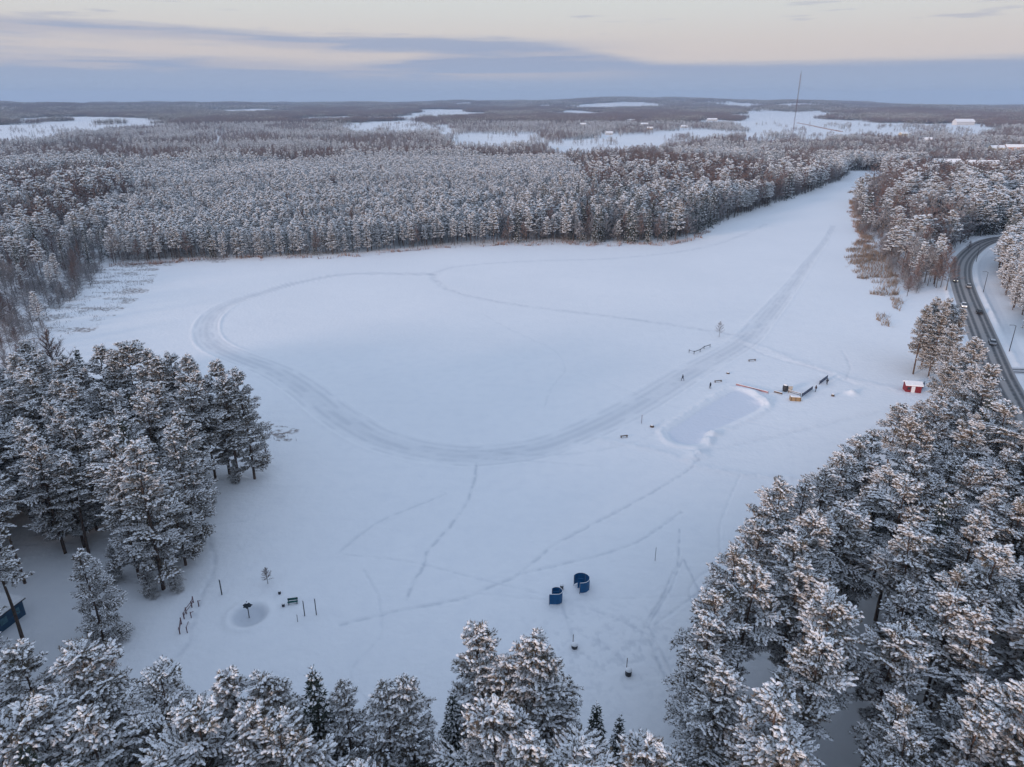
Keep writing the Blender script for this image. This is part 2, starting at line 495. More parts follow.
def terrain(X, Y, detail=True):
    """height, packed-snow amount, marsh-grass amount, ice amount, forest-floor amount"""
    r = np.hypot(X, Y)
    Z = hills(X, Y)
    opn = inside(open_poly, X, Y)
    near = r < 900
    packed = np.zeros(X.shape); marsh = np.zeros(X.shape); ice = np.zeros(X.shape)
    wave = (fbm(X / 14, Y / 9, 1.0, 4) - 0.5) * 0.25 + (fbm(X / 60, Y / 60, 8.0, 3) - 0.5) * 0.5
    Z += np.where(near & ~opn, wave + 0.1, wave * 0.5)
    # skate / ski loop: a broad packed strip with parallel tracks
    d_ = dist_line(LOOP, X, Y, 12)
    lw = np.clip(1.0 - (np.hypot(X, Y) - 190) / 330, 0.42, 1.0) * sstep(600, 470, np.hypot(X, Y) + (X < 150) * -200)
    d_ = d_ / np.maximum(lw, 0.05)
    wf = sstep(4.6, 1.2, d_) * sstep(610, 480, np.hypot(X, Y))
    brk = fbm(X / 7, Y / 7, 3.0, 4)
    packed += wf * (0.14 + 0.26 * brk)
    for off, w in ((0.2, 0.7), (2.2, 0.6), (4.1, 0.55)):
        packed += np.exp(-((d_ - off) / w) ** 2) * 0.42 * (wf > 0) * sstep(0.25, 0.55, fbm(X / 5 + off, Y / 5, 4.0, 3))
    Z -= wf * 0.07
    Z += np.exp(-((d_ - 5.2) / 0.6) ** 2) * 0.22 * brk * (wf * 0 + sstep(610, 480, np.hypot(X, Y)))
    for P, w, s, dep, kind in TRACKS:
        m = (X > P[:, 0].min() - 8) & (X < P[:, 0].max() + 8) & (Y > P[:, 1].min() - 8) & (Y < P[:, 1].max() + 8)
        if not m.any(): continue
        x, y = X[m], Y[m]
        dd = dist_line(P + 0, x + (fbm(x / 3, y / 3, 6.0, 2) - 0.5) * w * 1.5, y, 8)
        g = np.exp(-(dd / w) ** 2)
        px_w = np.maximum(np.hypot(x, y) ** 2 / (CAM_H * F) * 0.0, 0)
        brk2 = 0.35 + 1.1 * sstep(0.35, 0.65, fbm(x / 1.1, y / 1.1, 5.0, 2))
        packed[m] += g * s * brk2 * 0.62
        Z[m] -= g * dep * (0.6 + 0.8 * fbm(x / 0.9, y / 0.9, 7.0, 2))
    # wind crust
    Z += np.where(r < 600, (fbm(X / 2.4 + fbm(X / 9, Y / 9, 21.0, 2) * 3, Y / 0.9, 22.0, 3) - 0.5) * 0.05, 0)
    # rink
    dr = dist_line(RINK, X, Y, 10)
    ins = inside(RINK, X, Y)
    ice = np.where(ins, sstep(0.0, 1.2, dr), 0.0)
    Z += np.where(ins, -0.22 * sstep(0.0, 0.8, dr), 0) + np.exp(-((dr - np.where(ins, -0.6, 1.2)) / 0.9) ** 2) * (0.10 + 0.45 * fbm(X / 2.2, Y / 2.2, 9.0, 3)) * np.where(ins, 0.25, 1.0)
    # scraped snow heaps
    for hx, hy, hh, hw in ((712, 434, 0.8, 1.5), (706, 440, 0.5, 1.3), (692, 458, 0.5, 1.5), (699, 454, 0.8, 1.8), (763, 401, 0.8, 2), (852, 393, 1.0, 1.3), (752, 392, 0.5, 2.0)):
        c = at(hx, hy)
        Z += hh * np.exp(-(((X - c[0]) ** 2 + (Y - c[1]) ** 2) / hw ** 2)) * (0.6 + 0.6 * fbm(X / 0.8, Y / 0.8, 2.0, 2))
    # trodden hollow round the parasol, its shade painted in as darker packed snow
    dp = np.hypot((X - PARASOL[0]) , (Y - PARASOL[1]) )
    packed += sstep(3.0, 1.8, dp) * 1.0
    Z -= sstep(3.0, 1.2, dp) * 0.35
    Z += np.exp(-((dp - 3.1) / 0.7) ** 2) * 0.22
    # well trampled beach
    c = at(625, 650)
    tr = np.exp(-(((X - c[0]) / 14) ** 2 + ((Y - c[1]) / 9) ** 2))
    tb = fbm(X / 0.8, Y / 0.8, 11.0, 3)
    packed += tr * sstep(0.5, 0.72, tb) * 0.5
    Z -= tr * tb * 0.10
    # marsh on the left shore
    M = poly([(0, 365), (40, 350), (95, 330), (150, 290), (160, 266), (230, 262), (230, 250), (60, 250), (0, 270)])
    mm = inside(M, X, Y)
    marsh = np.where(mm, sstep(0.50, 0.62, fbm(X / 9, Y / 3.2, 12.0, 4)), 0)
    M2 = poly([(260, 440), (266, 422), (300, 430), (290, 442)])
    marsh = np.maximum(marsh, np.where(inside(M2, X, Y), sstep(0.45, 0.6, fbm(X / 2, Y / 1.2, 13.0, 3)), 0))
    # road bed and verges
    dr_ = dist_line(ROAD, X, Y, 25)
    rb = sstep(8.5, 5.2, dr_)
    Z = Z * (1 - rb) + (-0.02) * rb
    Z += np.exp(-((dr_ - 6.1) / 0.8) ** 2) * 0.45 * (0.5 + fbm(X / 3, Y / 3, 14.0, 2))
    df = dist_line(FOOT, X, Y, 12)
    packed += sstep(2.0, 1.2, df) * 0.35
    dl = dist_line(LANE, X, Y, 12)
    Z = np.where(dl < 4.0, np.minimum(Z, -0.02), Z)
    return Z, np.clip(packed, 0, 1), marsh, np.clip(ice, 0, 1), opn


def ground_z(x, y):
    X = np.atleast_1d(np.asarray(x, float)); Y = np.atleast_1d(np.asarray(y, float))
    return terrain(X, Y)[0]


def gp(px, py, dz=0.0):
    p = at(px, py); p[2] = ground_z(p[0], p[1])[0] + dz
    return p


# ------------------------------------------------------------------ ground sheet (polar grid, finer near the camera)
def build_ground():
    rs = [0.0, 8.0, 16.0]
    r = 24.0
    while r < 11800:
        rs.append(r)
        r += min(max(0.28, (r * r + CAM_H ** 2) / (CAM_H * F) * 0.8), 110)
    rs = np.array(rs)
    a = np.concatenate([np.linspace(-math.pi, -R(43), 60, endpoint=False), np.linspace(-R(43), R(43), 1150, endpoint=False), np.linspace(R(43), math.pi, 60)])
    Rr, A = np.meshgrid(rs, a, indexing='ij')
    X = Rr * np.sin(A); Y = Rr * np.cos(A)
    Z, pk, ms, ic, opn = terrain(X.ravel(), Y.ravel())
    v = np.column_stack([X.ravel(), Y.ravel(), Z])
    nr, na = X.shape
    i = np.arange(nr - 1)[:, None] * na + np.arange(na - 1)[None, :]
    q = np.stack([i, i + 1, i + na + 1, i + na], -1).reshape(-1, 4)
    # a at rows: increasing azimuth is clockwise, so flip for upward normals
    q = q[:, ::-1]
    me = bpy.data.meshes.new("snow_ground")
    me.vertices.add(len(v)); me.vertices.foreach_set("co", v.astype(np.float32).ravel())
    me.loops.add(q.size); me.loops.foreach_set("vertex_index", q.astype(np.int32).ravel())
    me.polygons.add(len(q)); me.polygons.foreach_set("loop_start", (np.arange(len(q)) * 4).astype(np.int32))
    me.polygons.foreach_set("loop_total", np.full(len(q), 4, np.int32))
    me.polygons.foreach_set("use_smooth", np.ones(len(q), bool))
    me.update(calc_edges=True)
    fld = np.zeros(len(v))
    for f in fields: fld = np.maximum(fld, inside(f, v[:, 0], v[:, 1]))
    floor = ((~opn) & (fld < 0.5)).astype(float)
    for nme, arr in (("packed", pk), ("marsh", ms), ("ice", ic), ("floor", floor)):
        at_ = me.attributes.new(nme, 'FLOAT', 'POINT'); at_.data.foreach_set("value", arr.astype(np.float32))
    m = bpy.data.materials.new("ground_snow"); m.use_nodes = True
    t = m.node_tree; b = t.nodes["Principled BSDF"]; b.inputs["Roughness"].default_value = 0.75; b.inputs["Specular IOR Level"].default_value = 0.2

    def attr(n):
        k = t.nodes.new("ShaderNodeAttribute"); k.attribute_name = n; return k.outputs["Fac"]

    def mix(f, a_, b_):
        k = t.nodes.new("ShaderNodeMix"); k.data_type = 'RGBA'
        for s, vv in ((k.inputs[0], f), (k.inputs[6], a_), (k.inputs[7], b_)):
            if isinstance(vv, tuple): s.default_value = (*vv, 1)
            elif isinstance(vv, (int, float)): s.default_value = vv
            else: t.links.new(vv, s)
        return k.outputs[2]

    def noise(scale, det=4, vec=None):
        k = t.nodes.new("ShaderNodeTexNoise"); k.inputs["Scale"].default_value = scale; k.inputs["Detail"].default_value = det
        t.links.new(vec if vec else co.outputs["Object"], k.inputs["Vector"]); return k.outputs[0]
    co = t.nodes.new("ShaderNodeTexCoord")

    def rmap(vv, lo, hi, c=0.0, d__=1.0):
        k = t.nodes.new("ShaderNodeMapRange"); t.links.new(vv, k.inputs[0])
        for i_, q_ in enumerate((lo, hi, c, d__)): k.inputs[i_ + 1].default_value = q_
        return k.outputs[0]
    base = mix(rmap(noise(0.02, 5), 0.35, 0.65), (0.78, 0.79, 0.81), (0.82, 0.825, 0.84))
    base = mix(rmap(noise(0.35, 6), 0.45, 0.75, 0, 0.35), base, (0.70, 0.72, 0.76))
    base = mix(rmap(attr("floor"), 0, 1, 0, 0.08), base, (0.55, 0.55, 0.56))
    c = mix(attr("ice"), base, (0.68, 0.705, 0.765))
    c = mix(rmap(attr("packed"), 0, 1, 0, 0.75), c, (0.50, 0.53, 0.58))
    gr = mix(rmap(noise(1.2, 4), 0.4, 0.6), (0.22, 0.18, 0.16), (0.45, 0.43, 0.43))
    mk = t.nodes.new("ShaderNodeMath"); mk.operation = 'MULTIPLY'; t.links.new(attr("marsh"), mk.inputs[0])
    t.links.new(rmap(noise(0.8, 6), 0.40, 0.55), mk.inputs[1])
    c = mix(mk.outputs[0], c, gr)
    t.links.new(c, b.inputs["Base Color"])
    bp = t.nodes.new("ShaderNodeBump"); bp.inputs["Strength"].default_value = 0.35; bp.inputs["Distance"].default_value = 0.3
    t.links.new(noise(0.9, 6), bp.inputs["Height"]); t.links.new(bp.outputs[0], b.inputs["Normal"])
    me.materials.append(m)
    tag(link("snow_ground", me), kind="structure")


build_ground()


# ------------------------------------------------------------------ road
def ribbon(P, half, z, name, m, u_cols=13, kind="structure"):
    P = np.asarray(P); T = np.gradient(P, axis=0); T /= np.linalg.norm(T, axis=1)[:, None]
    Nn = np.column_stack([T[:, 1], -T[:, 0]])
    us = np.linspace(-1, 1, u_cols)
    V = np.array([[*(P[i] + Nn[i] * half * u), z] for i in range(len(P)) for u in us])
    f = [(i * u_cols + j, i * u_cols + j + 1, (i + 1) * u_cols + j + 1, (i + 1) * u_cols + j) for i in range(len(P) - 1) for j in range(u_cols - 1)]
    me = bpy.data.meshes.new(name); me.from_pydata(V.tolist(), [], f); me.update()
    s = np.concatenate([[0], np.cumsum(np.linalg.norm(np.diff(P, axis=0), axis=1))])
    a_ = me.attributes.new("across", 'FLOAT', 'POINT'); a_.data.foreach_set("value", np.tile(us * half, len(P)).astype(np.float32))
    b_ = me.attributes.new("along", 'FLOAT', 'POINT'); b_.data.foreach_set("value", np.repeat(s, u_cols).astype(np.float32))
    me.materials.append(m)
    if me.polygons[0].normal.z < 0: me.flip_normals()
    return tag(link(name, me), kind=kind)


def road_mat(name, ruts, slush, rut_w=0.45):
    m = bpy.data.materials.new(name); m.use_nodes = True
    t = m.node_tree; b = t.nodes["Principled BSDF"]; b.inputs["Roughness"].default_value = 0.55

    def M(op, a, b_=None):
        k = t.nodes.new("ShaderNodeMath"); k.operation = op
        for i_, v_ in enumerate((a, b_)):
            if v_ is None: continue
            if isinstance(v_, (int, float)): k.inputs[i_].default_value = v_
            else: t.links.new(v_, k.inputs[i_])
        return k.outputs[0]
    a = t.nodes.new("ShaderNodeAttribute"); a.attribute_name = "across"
    co = t.nodes.new("ShaderNodeTexCoord")
    n = t.nodes.new("ShaderNodeTexNoise"); n.inputs["Scale"].default_value = 0.7; n.inputs["Detail"].default_value = 5
    t.links.new(co.outputs["Object"], n.inputs["Vector"])
    x = M('ADD', a.outputs["Fac"], M('MULTIPLY', M('SUBTRACT', n.outputs[0], 0.5), 0.5))
    tot = None
    for r_ in ruts:
        dd = M('ABSOLUTE', M('SUBTRACT', x, r_))
        k = t.nodes.new("ShaderNodeMapRange"); t.links.new(dd, k.inputs[0])
        k.inputs[1].default_value = rut_w * 1.5; k.inputs[2].default_value = rut_w * 0.5
        tot = k.outputs[0] if tot is None else M('MAXIMUM', tot, k.outputs[0])
    mx = t.nodes.new("ShaderNodeMix"); mx.data_type = 'RGBA'
    t.links.new(tot, mx.inputs[0]); mx.inputs[6].default_value = (*slush, 1); mx.inputs[7].default_value = (0.035, 0.036, 0.04, 1)
    mx2 = t.nodes.new("ShaderNodeMix"); mx2.data_type = 'RGBA'
    k = t.nodes.new("ShaderNodeMapRange"); t.links.new(n.outputs[0], k.inputs[0]); k.inputs[1].default_value = 0.4; k.inputs[2].default_value = 0.7; k.inputs[4].default_value = 0.3
    t.links.new(k.outputs[0], mx2.inputs[0]); t.links.new(mx.outputs[2], mx2.inputs[6]); mx2.inputs[7].default_value = (0.25, 0.24, 0.25, 1)
    t.links.new(mx2.outputs[2], b.inputs["Base Color"])
    MATS[name] = m
    return m


ribbon(ROAD, 4.3, 0.06, "road", road_mat("wet_road", (-3.2, -1.6, 0.9, 2.6), (0.29, 0.27, 0.26), 0.50), 25)
ribbon(LANE, 2.6, 0.045, "side_road", road_mat("snowy_side_road", (-1.2, 0.9), (0.50, 0.50, 0.52)), 13)


# ------------------------------------------------------------------ tree builders
def unit(v): return v / (np.linalg.norm(v, axis=-1, keepdims=True) + 1e-9)


def tufts(acc, P, D, size, k, g, needle_mi=0, snow_mi=1, snow_frac=0.8, nw=0.16, snow_r=0.68, ring=5, flat=0.42):
    n = len(P)
    if n == 0: return
    size = np.broadcast_to(size, (n,))
    # needles
    rd = unit(g.normal(size=(n, k, 3)))
    dr = unit(D[:, None] * 0.7 + rd * 0.9 + np.array([0, 0, 0.10]))
    sd = unit(np.cross(dr, unit(g.normal(size=(n, k, 3)))))
    Lh = size[:, None, None] * g.uniform(0.7, 1.25, (n, k, 1))
    base = P[:, None] + rd * size[:, None, None] * 0.15
    w = size[:, None, None] * nw * g.uniform(0.8, 1.6, (n, k, 1))
    v = np.stack([base - sd * w, base + sd * w, base + dr * Lh], 2).reshape(-1, 3)
    acc.add(v, np.arange(len(v)).reshape(-1, 3), needle_mi)
    # snow caps
    s = g.random(n) < snow_frac
    P2 = P[s]; S2 = size[s]; D2 = D[s]; m = len(P2)
    if m == 0: return
    a = np.arange(ring) * 2 * math.pi / ring + g.uniform(0, 6.28, (m, 1))
    rr = S2[:, None] * snow_r * g.uniform(0.65, 1.3, (m, ring))
    hn = unit(D2[:, :2] + 1e-6)
    lx = np.cos(a) * rr * 1.35; ly = np.sin(a) * rr * 0.72
    gx = lx * hn[:, :1] - ly * hn[:, 1:2]; gy = lx * hn[:, 1:2] + ly * hn[:, :1]
    ringv = np.stack([gx, gy, -S2[:, None] * 0.10 * g.uniform(0.2, 2.5, (m, ring))], -1)
    hd = D2[:, :2]
    tilt = (ringv[:, :, 0] * hd[:, None, 0] + ringv[:, :, 1] * hd[:, None, 1]) * 0.28
    ringv[:, :, 2] += -np.abs(tilt) * 0.4 + tilt * np.clip(D2[:, 2:3] * 2, -1, 1)
    top = np.array([0, 0, 1.0]) * (S2 * flat * g.uniform(0.6, 1.2, m))[:, None]
    V = np.concatenate([ringv, top[:, None]], 1) + (P2 + np.array([0, 0, 1.0]) * S2[:, None] * 0.16 + D2 * S2[:, None] * 0.25)[:, None]
    f = []
    for j in range(ring): f.append((j, (j + 1) % ring, ring))
    f = np.array(f)[None] + (np.arange(m) * (ring + 1))[:, None, None]
    acc.add(V.reshape(-1, 3), f.reshape(-1, 3), snow_mi, True)


def make_pine(seed, H=22.0, cb=0.45, Rm=3.3, limbs=48, subs=12, per=5, size=0.27, k=7, lod=0, top_round=1.0, snow=0.92):
    g = np.random.default_rng(seed)
    crown = Acc(); trunk = Acc()
    lean = g.normal(size=2) * 0.35
    zz = np.linspace(0, 1, 9 if lod == 0 else 4)
    tp = np.column_stack([lean[0] * zz ** 2 + 0.12 * np.sin(zz * 5 + seed), lean[1] * zz ** 2 + 0.12 * np.cos(zz * 4 + seed) - 0.12, zz * H * 0.97])
    tr = 0.24 * (1 - zz * 0.9) * (H / 22) + 0.02
    tp[0, 2] = -0.6
    trunk.tube(tp, tr * (1.0 if lod < 2 else 1.3), 8 if lod == 0 else 4)

    def tpos(t): return np.array([np.interp(t, zz, tp[:, 0]), np.interp(t, zz, tp[:, 1]), t * H * 0.97])
    P = []; D = []; LD = []
    az0 = g.uniform(0, 6.28)
    lop = g.uniform(0.62, 1.3, 8)
    whorl = 4 if lod == 0 else 3
    for i in range(limbs):
        u = min(0.985, ((i // whorl) * whorl + g.uniform(0, 1.6)) / limbs)
        t = cb + (1 - cb) * u
        a = az0 + i * 2.39996 + g.normal() * 0.35
        prof = (max(0.0, 1 - u ** (1.7 * top_round))) ** 0.62 * (0.66 + 0.34 * min(1, u * 3.5))
        Ll = Rm * prof * (g.uniform(0.55, 1.28) if lod == 0 else g.uniform(0.6, 1.15)) * np.interp((a % 6.283) / 6.283 * 8, range(9), list(lop) + [lop[0]]) + 0.40
        e0 = R(-4 + 60 * u ** 1.5 + g.normal() * 10)
        o = tpos(t); hd = np.array([math.cos(a), math.sin(a), 0])
        m = 6
        s = np.linspace(0, 1, m)
        droop = -0.16 * Ll * s ** 2 + 0.14 * Ll * s ** 3 * (0.6 + u)
        pts = o + hd * (s * Ll * math.cos(e0))[:, None] + np.array([0, 0, 1.0]) * (s * Ll * math.sin(e0) + droop)[:, None]
        if lod <= 1:
            trunk.tube(pts[[0, 2, 5]], np.array([0.075, 0.05, 0.015]) * (0.6 + 0.5 * (1 - u)), 3, cap=False)
        load = g.uniform(0.55, 1.15)          # how much snow this bough still carries
        n_ax = max(2, per) if lod else max(3, int(Ll / 0.24))
        for s_ in np.linspace(0.30, 1.0, n_ax):
            q = np.array([np.interp(s_, s, pts[:, c]) for c in range(3)])
            P.append(q + g.normal(size=3) * 0.06 * Rm / 3); D.append(unit(hd * 1.2 + np.array([0, 0, 0.25 + u]) + g.normal(size=3) * 0.15)); LD.append(load)
        for j in range(subs):
            s_ = 0.28 + 0.70 * (j + g.uniform(0, 0.7)) / subs
            q = np.array([np.interp(s_, s, pts[:, c]) for c in range(3)])
            sgn = 1 if j % 2 else -1
            b = a + sgn * g.uniform(0.6, 1.05)
            sl = Ll * (0.50 * math.sin(math.pi * min(1, s_ * 0.85 + 0.1)) + 0.06) * g.uniform(0.55, 1.25) + 0.12
            bd = np.array([math.cos(b), math.sin(b), g.uniform(-0.12, 0.22) + 0.35 * u])
            if lod == 0 and sl > 0.6:
                trunk.tube(np.array([q, q + bd * sl]), np.array([0.025, 0.01]), 3, cap=False)
            nn_ = per if lod else max(1, int(sl / 0.22))
            for kk in range(nn_):
                w_ = (kk + 0.75) / nn_
                P.append(q + bd * sl * w_ + np.array([0, 0, -0.10 * sl * w_ * w_]) + g.normal(size=3) * 0.05); D.append(unit(bd + np.array([0, 0, 0.2 + u]))); LD.append(load)
    # leader
    for kk in range(4):
        P.append(tpos(0.97 + 0.012 * kk)); D.append(np.array([0, 0, 1.0])); LD.append(0.8)
    P = np.array(P); D = np.array(D)
    sz = size * g.uniform(0.75, 1.3, len(P)) * (1.0 if lod else 1.08)
    # clumpy snow: whole pads keep or lose their load
    tufts(crown, P, D, sz, k, g, snow_frac=np.array(LD) * snow if lod == 0 else snow)
    n_dead = 0 if lod else int(g.integers(2, 7))
    for i in range(n_dead):
        t = g.uniform(min(0.22, cb * 0.6), cb); a = g.uniform(0, 6.28); l = g.uniform(0.5, 1.8)
        o = tpos(t)
        trunk.tube(np.array([o, o + np.array([math.cos(a) * l, math.sin(a) * l, -0.1 * l])]), np.array([0.04, 0.012]), 3, cap=False)
    return trunk, crown


def make_spruce(seed, H=20.0, Rm=2.6, whorls=26, lod=0, snow=0.55):
    g = np.random.default_rng(seed)
    crown = Acc(); trunk = Acc()
    zz = np.linspace(0, 1, 4)
    tp = np.column_stack([0 * zz, 0 * zz, zz * H]); tp[0, 2] = -0.6
    trunk.tube(tp, (0.22 * (1 - zz) + 0.02), 6 if lod == 0 else 4)
    P = []; D = []; S = []
    for i in range(whorls):
        u = i / whorls
        z = H * (0.06 + 0.93 * u)
        Ll = Rm * (1 - u) ** 0.85 * g.uniform(0.85, 1.12) + 0.15
        nb = (9 if lod == 0 else 5) if lod < 2 else 4
        a0 = g.uniform(0, 6.28)
        for j in range(nb):
            a = a0 + j * 6.283 / nb + g.normal() * 0.15
            hd = np.array([math.cos(a), math.sin(a), 0]); L_ = Ll * g.uniform(0.8, 1.15)
            n = max(2, int(L_ / (0.28 if lod == 0 else (0.6 if lod == 1 else 1.1))))
            for q in range(n):
                s = (q + 0.8) / n
                dz = 0.22 * L_ * s * (u * 1.2) - 0.42 * L_ * s * s * (1 - u * 0.6) + 0.10 * L_ * s ** 3
                sd = np.array([-hd[1], hd[0], 0]) * g.normal() * 0.16 * L_ * (1 - s * 0.5)
                P.append(np.array([0, 0, z]) + hd * L_ * s + np.array([0, 0, dz]) + sd)
                D.append(unit(hd + np.array([0, 0, -0.45 + u * 0.6]))); S.append(1)
            if lod == 0:
                trunk.tube(np.array([[0, 0, z], np.array([0, 0, z]) + hd * L_ * 0.8 + np.array([0, 0, -0.2 * L_])]), np.array([0.04, 0.01]), 3, cap=False)
    P.append(np.array([0, 0, H])); D.append(np.array([0, 0, 1.0]))
    P = np.array(P); D = np.array(D)
    base = {0: 0.36, 1: 0.62, 2: 1.0}[lod]
    tufts(crown, P, D, base * g.uniform(0.8, 1.2, len(P)), {0: 6, 1: 5, 2: 3}[lod], g, snow_frac=snow, nw=0.2, flat=0.3, snow_r=0.5)
    return trunk, crown


def make_bare(seed, H=15.0, spread=0.5, lod=0, low=0.25):
    """leafless tree or thicket: trunk + fine twig slivers"""
    g = np.random.default_rng(seed)
    trunk = Acc(); crown = Acc()
    zz = np.linspace(0, 1, 5)
    tp = np.column_stack([0.3 * np.sin(zz * 3 + seed) * zz, 0.3 * np.cos(zz * 2 + seed) * zz - 0.0, zz * H]); tp[0, 2] = -0.5
    trunk.tube(tp, 0.16 * (H / 15) * (1 - zz) + 0.015, 5 if lod == 0 else 3)
    nb = {0: 46, 1: 30, 2: 16}[lod]; nt_ = {0: 44, 1: 28, 2: 14}[lod]
    V = []
    wd = {0: 0.026, 1: 0.06, 2: 0.13}[lod]
    for i in range(nb):
        u = (i + g.random()) / nb; t = low + (1 - low) * u
        o = np.array([np.interp(t, zz, tp[:, c]) for c in range(3)])
        a = i * 2.4 + g.normal() * 0.3
        Ll = H * spread * 0.55 * (1 - u ** 1.6 * 0.8) * g.uniform(0.7, 1.2)
        e = R(35 + 35 * u + g.normal() * 8)
        dr = np.array([math.cos(a) * math.cos(e), math.sin(a) * math.cos(e), math.sin(e)])
        end = o + dr * Ll
        if lod < 2: trunk.tube(np.array([o, end]), np.array([0.05 * H / 15, 0.012]), 3, cap=False)
        for j in range(nt_):
            s = g.uniform(0.2, 1.0); q = o + dr * Ll * s
            d2 = unit(dr * 0.8 + unit(g.normal(size=3)) * 0.8 + np.array([0, 0, 0.25]))
            l2 = Ll * g.uniform(0.18, 0.42) * (1.2 - 0.6 * s) + 0.2
            sd = unit(np.cross(d2, g.normal(size=3))) * wd * g.uniform(0.7, 1.5)
            V += [q - sd, q + sd, q + d2 * l2]
    crown.add(np.array(V), np.arange(len(V)).reshape(-1, 3), 0)
    return trunk, crown


def meshes(maker, seeds, tname, cname, tm, cm, **kw):
    o = []
    for s in seeds:
        t, c = maker(s, **kw)
        o.append((t.mesh(tname, [tm]), c.mesh(cname, cm)))
    return o


PC = [NEEDLE, SNOW]; SCM = [SPRUCE_N, SNOW]
pine0 = []
for s, kw in enumerate([dict(Rm=3.4, cb=0.50, limbs=42), dict(Rm=2.9, cb=0.56, limbs=36), dict(Rm=3.5, cb=0.50, limbs=44, top_round=1.4), dict(Rm=3.1, cb=0.38, limbs=54, top_round=0.8),
                        dict(Rm=2.7, cb=0.58, limbs=34), dict(Rm=3.3, cb=0.54, top_round=1.3, limbs=40), dict(Rm=2.6, cb=0.36, limbs=52, top_round=0.7), dict(Rm=3.3, cb=0.17, limbs=66, top_round=0.9), dict(Rm=2.9, cb=0.12, limbs=68, top_round=0.75)]):
    pine0 += meshes(make_pine, [101 + s], "pine_trunk", "pine_crown", BARK, PC, **kw)
bushy = meshes(make_pine, [301], "pine_trunk", "pine_crown", BARK, PC, Rm=4.6, cb=0.05, limbs=76, top_round=0.62, subs=10)
pine1 = meshes(make_pine, range(120, 126), "pine_trunk", "pine_crown", BARK, PC, Rm=3.4, cb=0.20, limbs=42, subs=3, per=2, size=0.72, k=4, lod=1)
spruce0 = meshes(make_spruce, [1, 2], "spruce_trunk", "spruce_crown", BARK, SCM)
spruce0s = meshes(make_spruce, [3], "spruce_trunk", "spruce_crown", BARK, SCM, snow=0.85, Rm=3.2)
spruce1 = meshes(make_spruce, [4, 5, 6], "spruce_trunk", "spruce_crown", BARK, SCM, lod=1, whorls=15)
bare0 = meshes(make_bare, [11, 12, 13], "bare_trunk", "bare_crown", BIRCHBARK, [TWIG], spread=0.55)
bare1 = meshes(make_bare, [21, 22, 23], "bare_trunk", "bare_crown", BIRCHBARK, [TWIG], spread=0.5, lod=1)
rime1 = meshes(make_bare, [31, 32, 33], "bare_trunk", "bare_crown", BIRCHBARK, [RIME], spread=0.55, lod=1)


def proto_coll(name, maker, seeds, mats_, oname, **kw):
    c = bpy.data.collections.new(name)
    for s in seeds:
        t, cr = maker(s, **kw)
        a = Acc()
        nv = 0
        for src, off in ((t, 2), (cr, 0)):
            v = np.vstack(src.v)
            for vv, ff, mm, ss in zip(src.v, src.f, src.m, src.s):
                pass
            a.v.append(v); a.f.append(np.vstack(src.f) + a.n); a.m.append(np.concatenate(src.m) + off); a.s.append(np.concatenate(src.s)); a.n += len(v)
        c.objects.link(bpy.data.objects.new(oname, a.mesh(oname, mats_)))
    return c


p_pine1 = proto_coll("far_pines_mid", make_pine, range(140, 146), [NEEDLE, SNOW, BARK], "pine_tree", Rm=3.4, cb=0.40, limbs=28, subs=3, per=2, size=0.85, k=4, lod=1, snow=0.85)
p_pine0 = proto_coll("near_pines", make_pine, range(130, 133), [NEEDLE, SNOW, BARK], "pine_tree", Rm=3.4, cb=0.35)
p_pine2 = proto_coll("far_pines_small", make_pine, range(150, 156), [NEEDLE, SNOW, BARK], "pine_tree", Rm=3.5, cb=0.42, limbs=15, subs=1, per=2, size=1.25, k=3, lod=2, snow=0.8)
p_spruce = proto_coll("far_spruces", make_spruce, range(160, 163), [SPRUCE_N, SNOW, BARK], "spruce_tree", lod=2, whorls=9, Rm=2.4)
p_bare = proto_coll("far_bare", make_bare, range(170, 174), [TWIG, TWIG, BIRCHBARK], "bare_tree", lod=2, spread=0.55)
p_rime = proto_coll("far_rime", make_bare, range(180, 184), [RIME, RIME, BIRCHBARK], "bare_tree", lod=2, spread=0.55)


def make_patch(seed, size=60.0, n=110, bare=0.3):
    """distant stand of trees seen as one mass"""
    g = np.random.default_rng(seed)
    tr = Acc(); cr = Acc()
    xy = g.uniform(-size / 2, size / 2, (n, 2))
    P = []; D = []; S = []
    for x, y in xy:
        h = g.uniform(11, 19); tr.tube(np.array([(x, y, -3), (x, y, h * 0.8)]), np.array([0.25, 0.1]), 3, cap=False)
        for k in range(5):
            u = k / 4
            P.append((x + g.normal() * 0.9 * (1 - u * 0.7), y + g.normal() * 0.9 * (1 - u * 0.7), h * (0.35 + 0.62 * u))); D.append(unit(np.array([g.normal(), g.normal(), 0.6]))); S.append(2.3 - 1.1 * u)
    tufts(cr, np.array(P), np.array(D), np.array(S), 3, g, snow_frac=0.26, nw=0.35)
    return tr, cr


p_patch = proto_coll("far_stands", make_patch, range(190, 196), [NEEDLE, SNOW, BARK], "tree_stand")
p_patchb = proto_coll("far_bare_stands", make_patch, range(196, 199), [TWIG, mat("far_rime", (0.24, 0.235, 0.25), 0.8), BARK], "tree_stand")


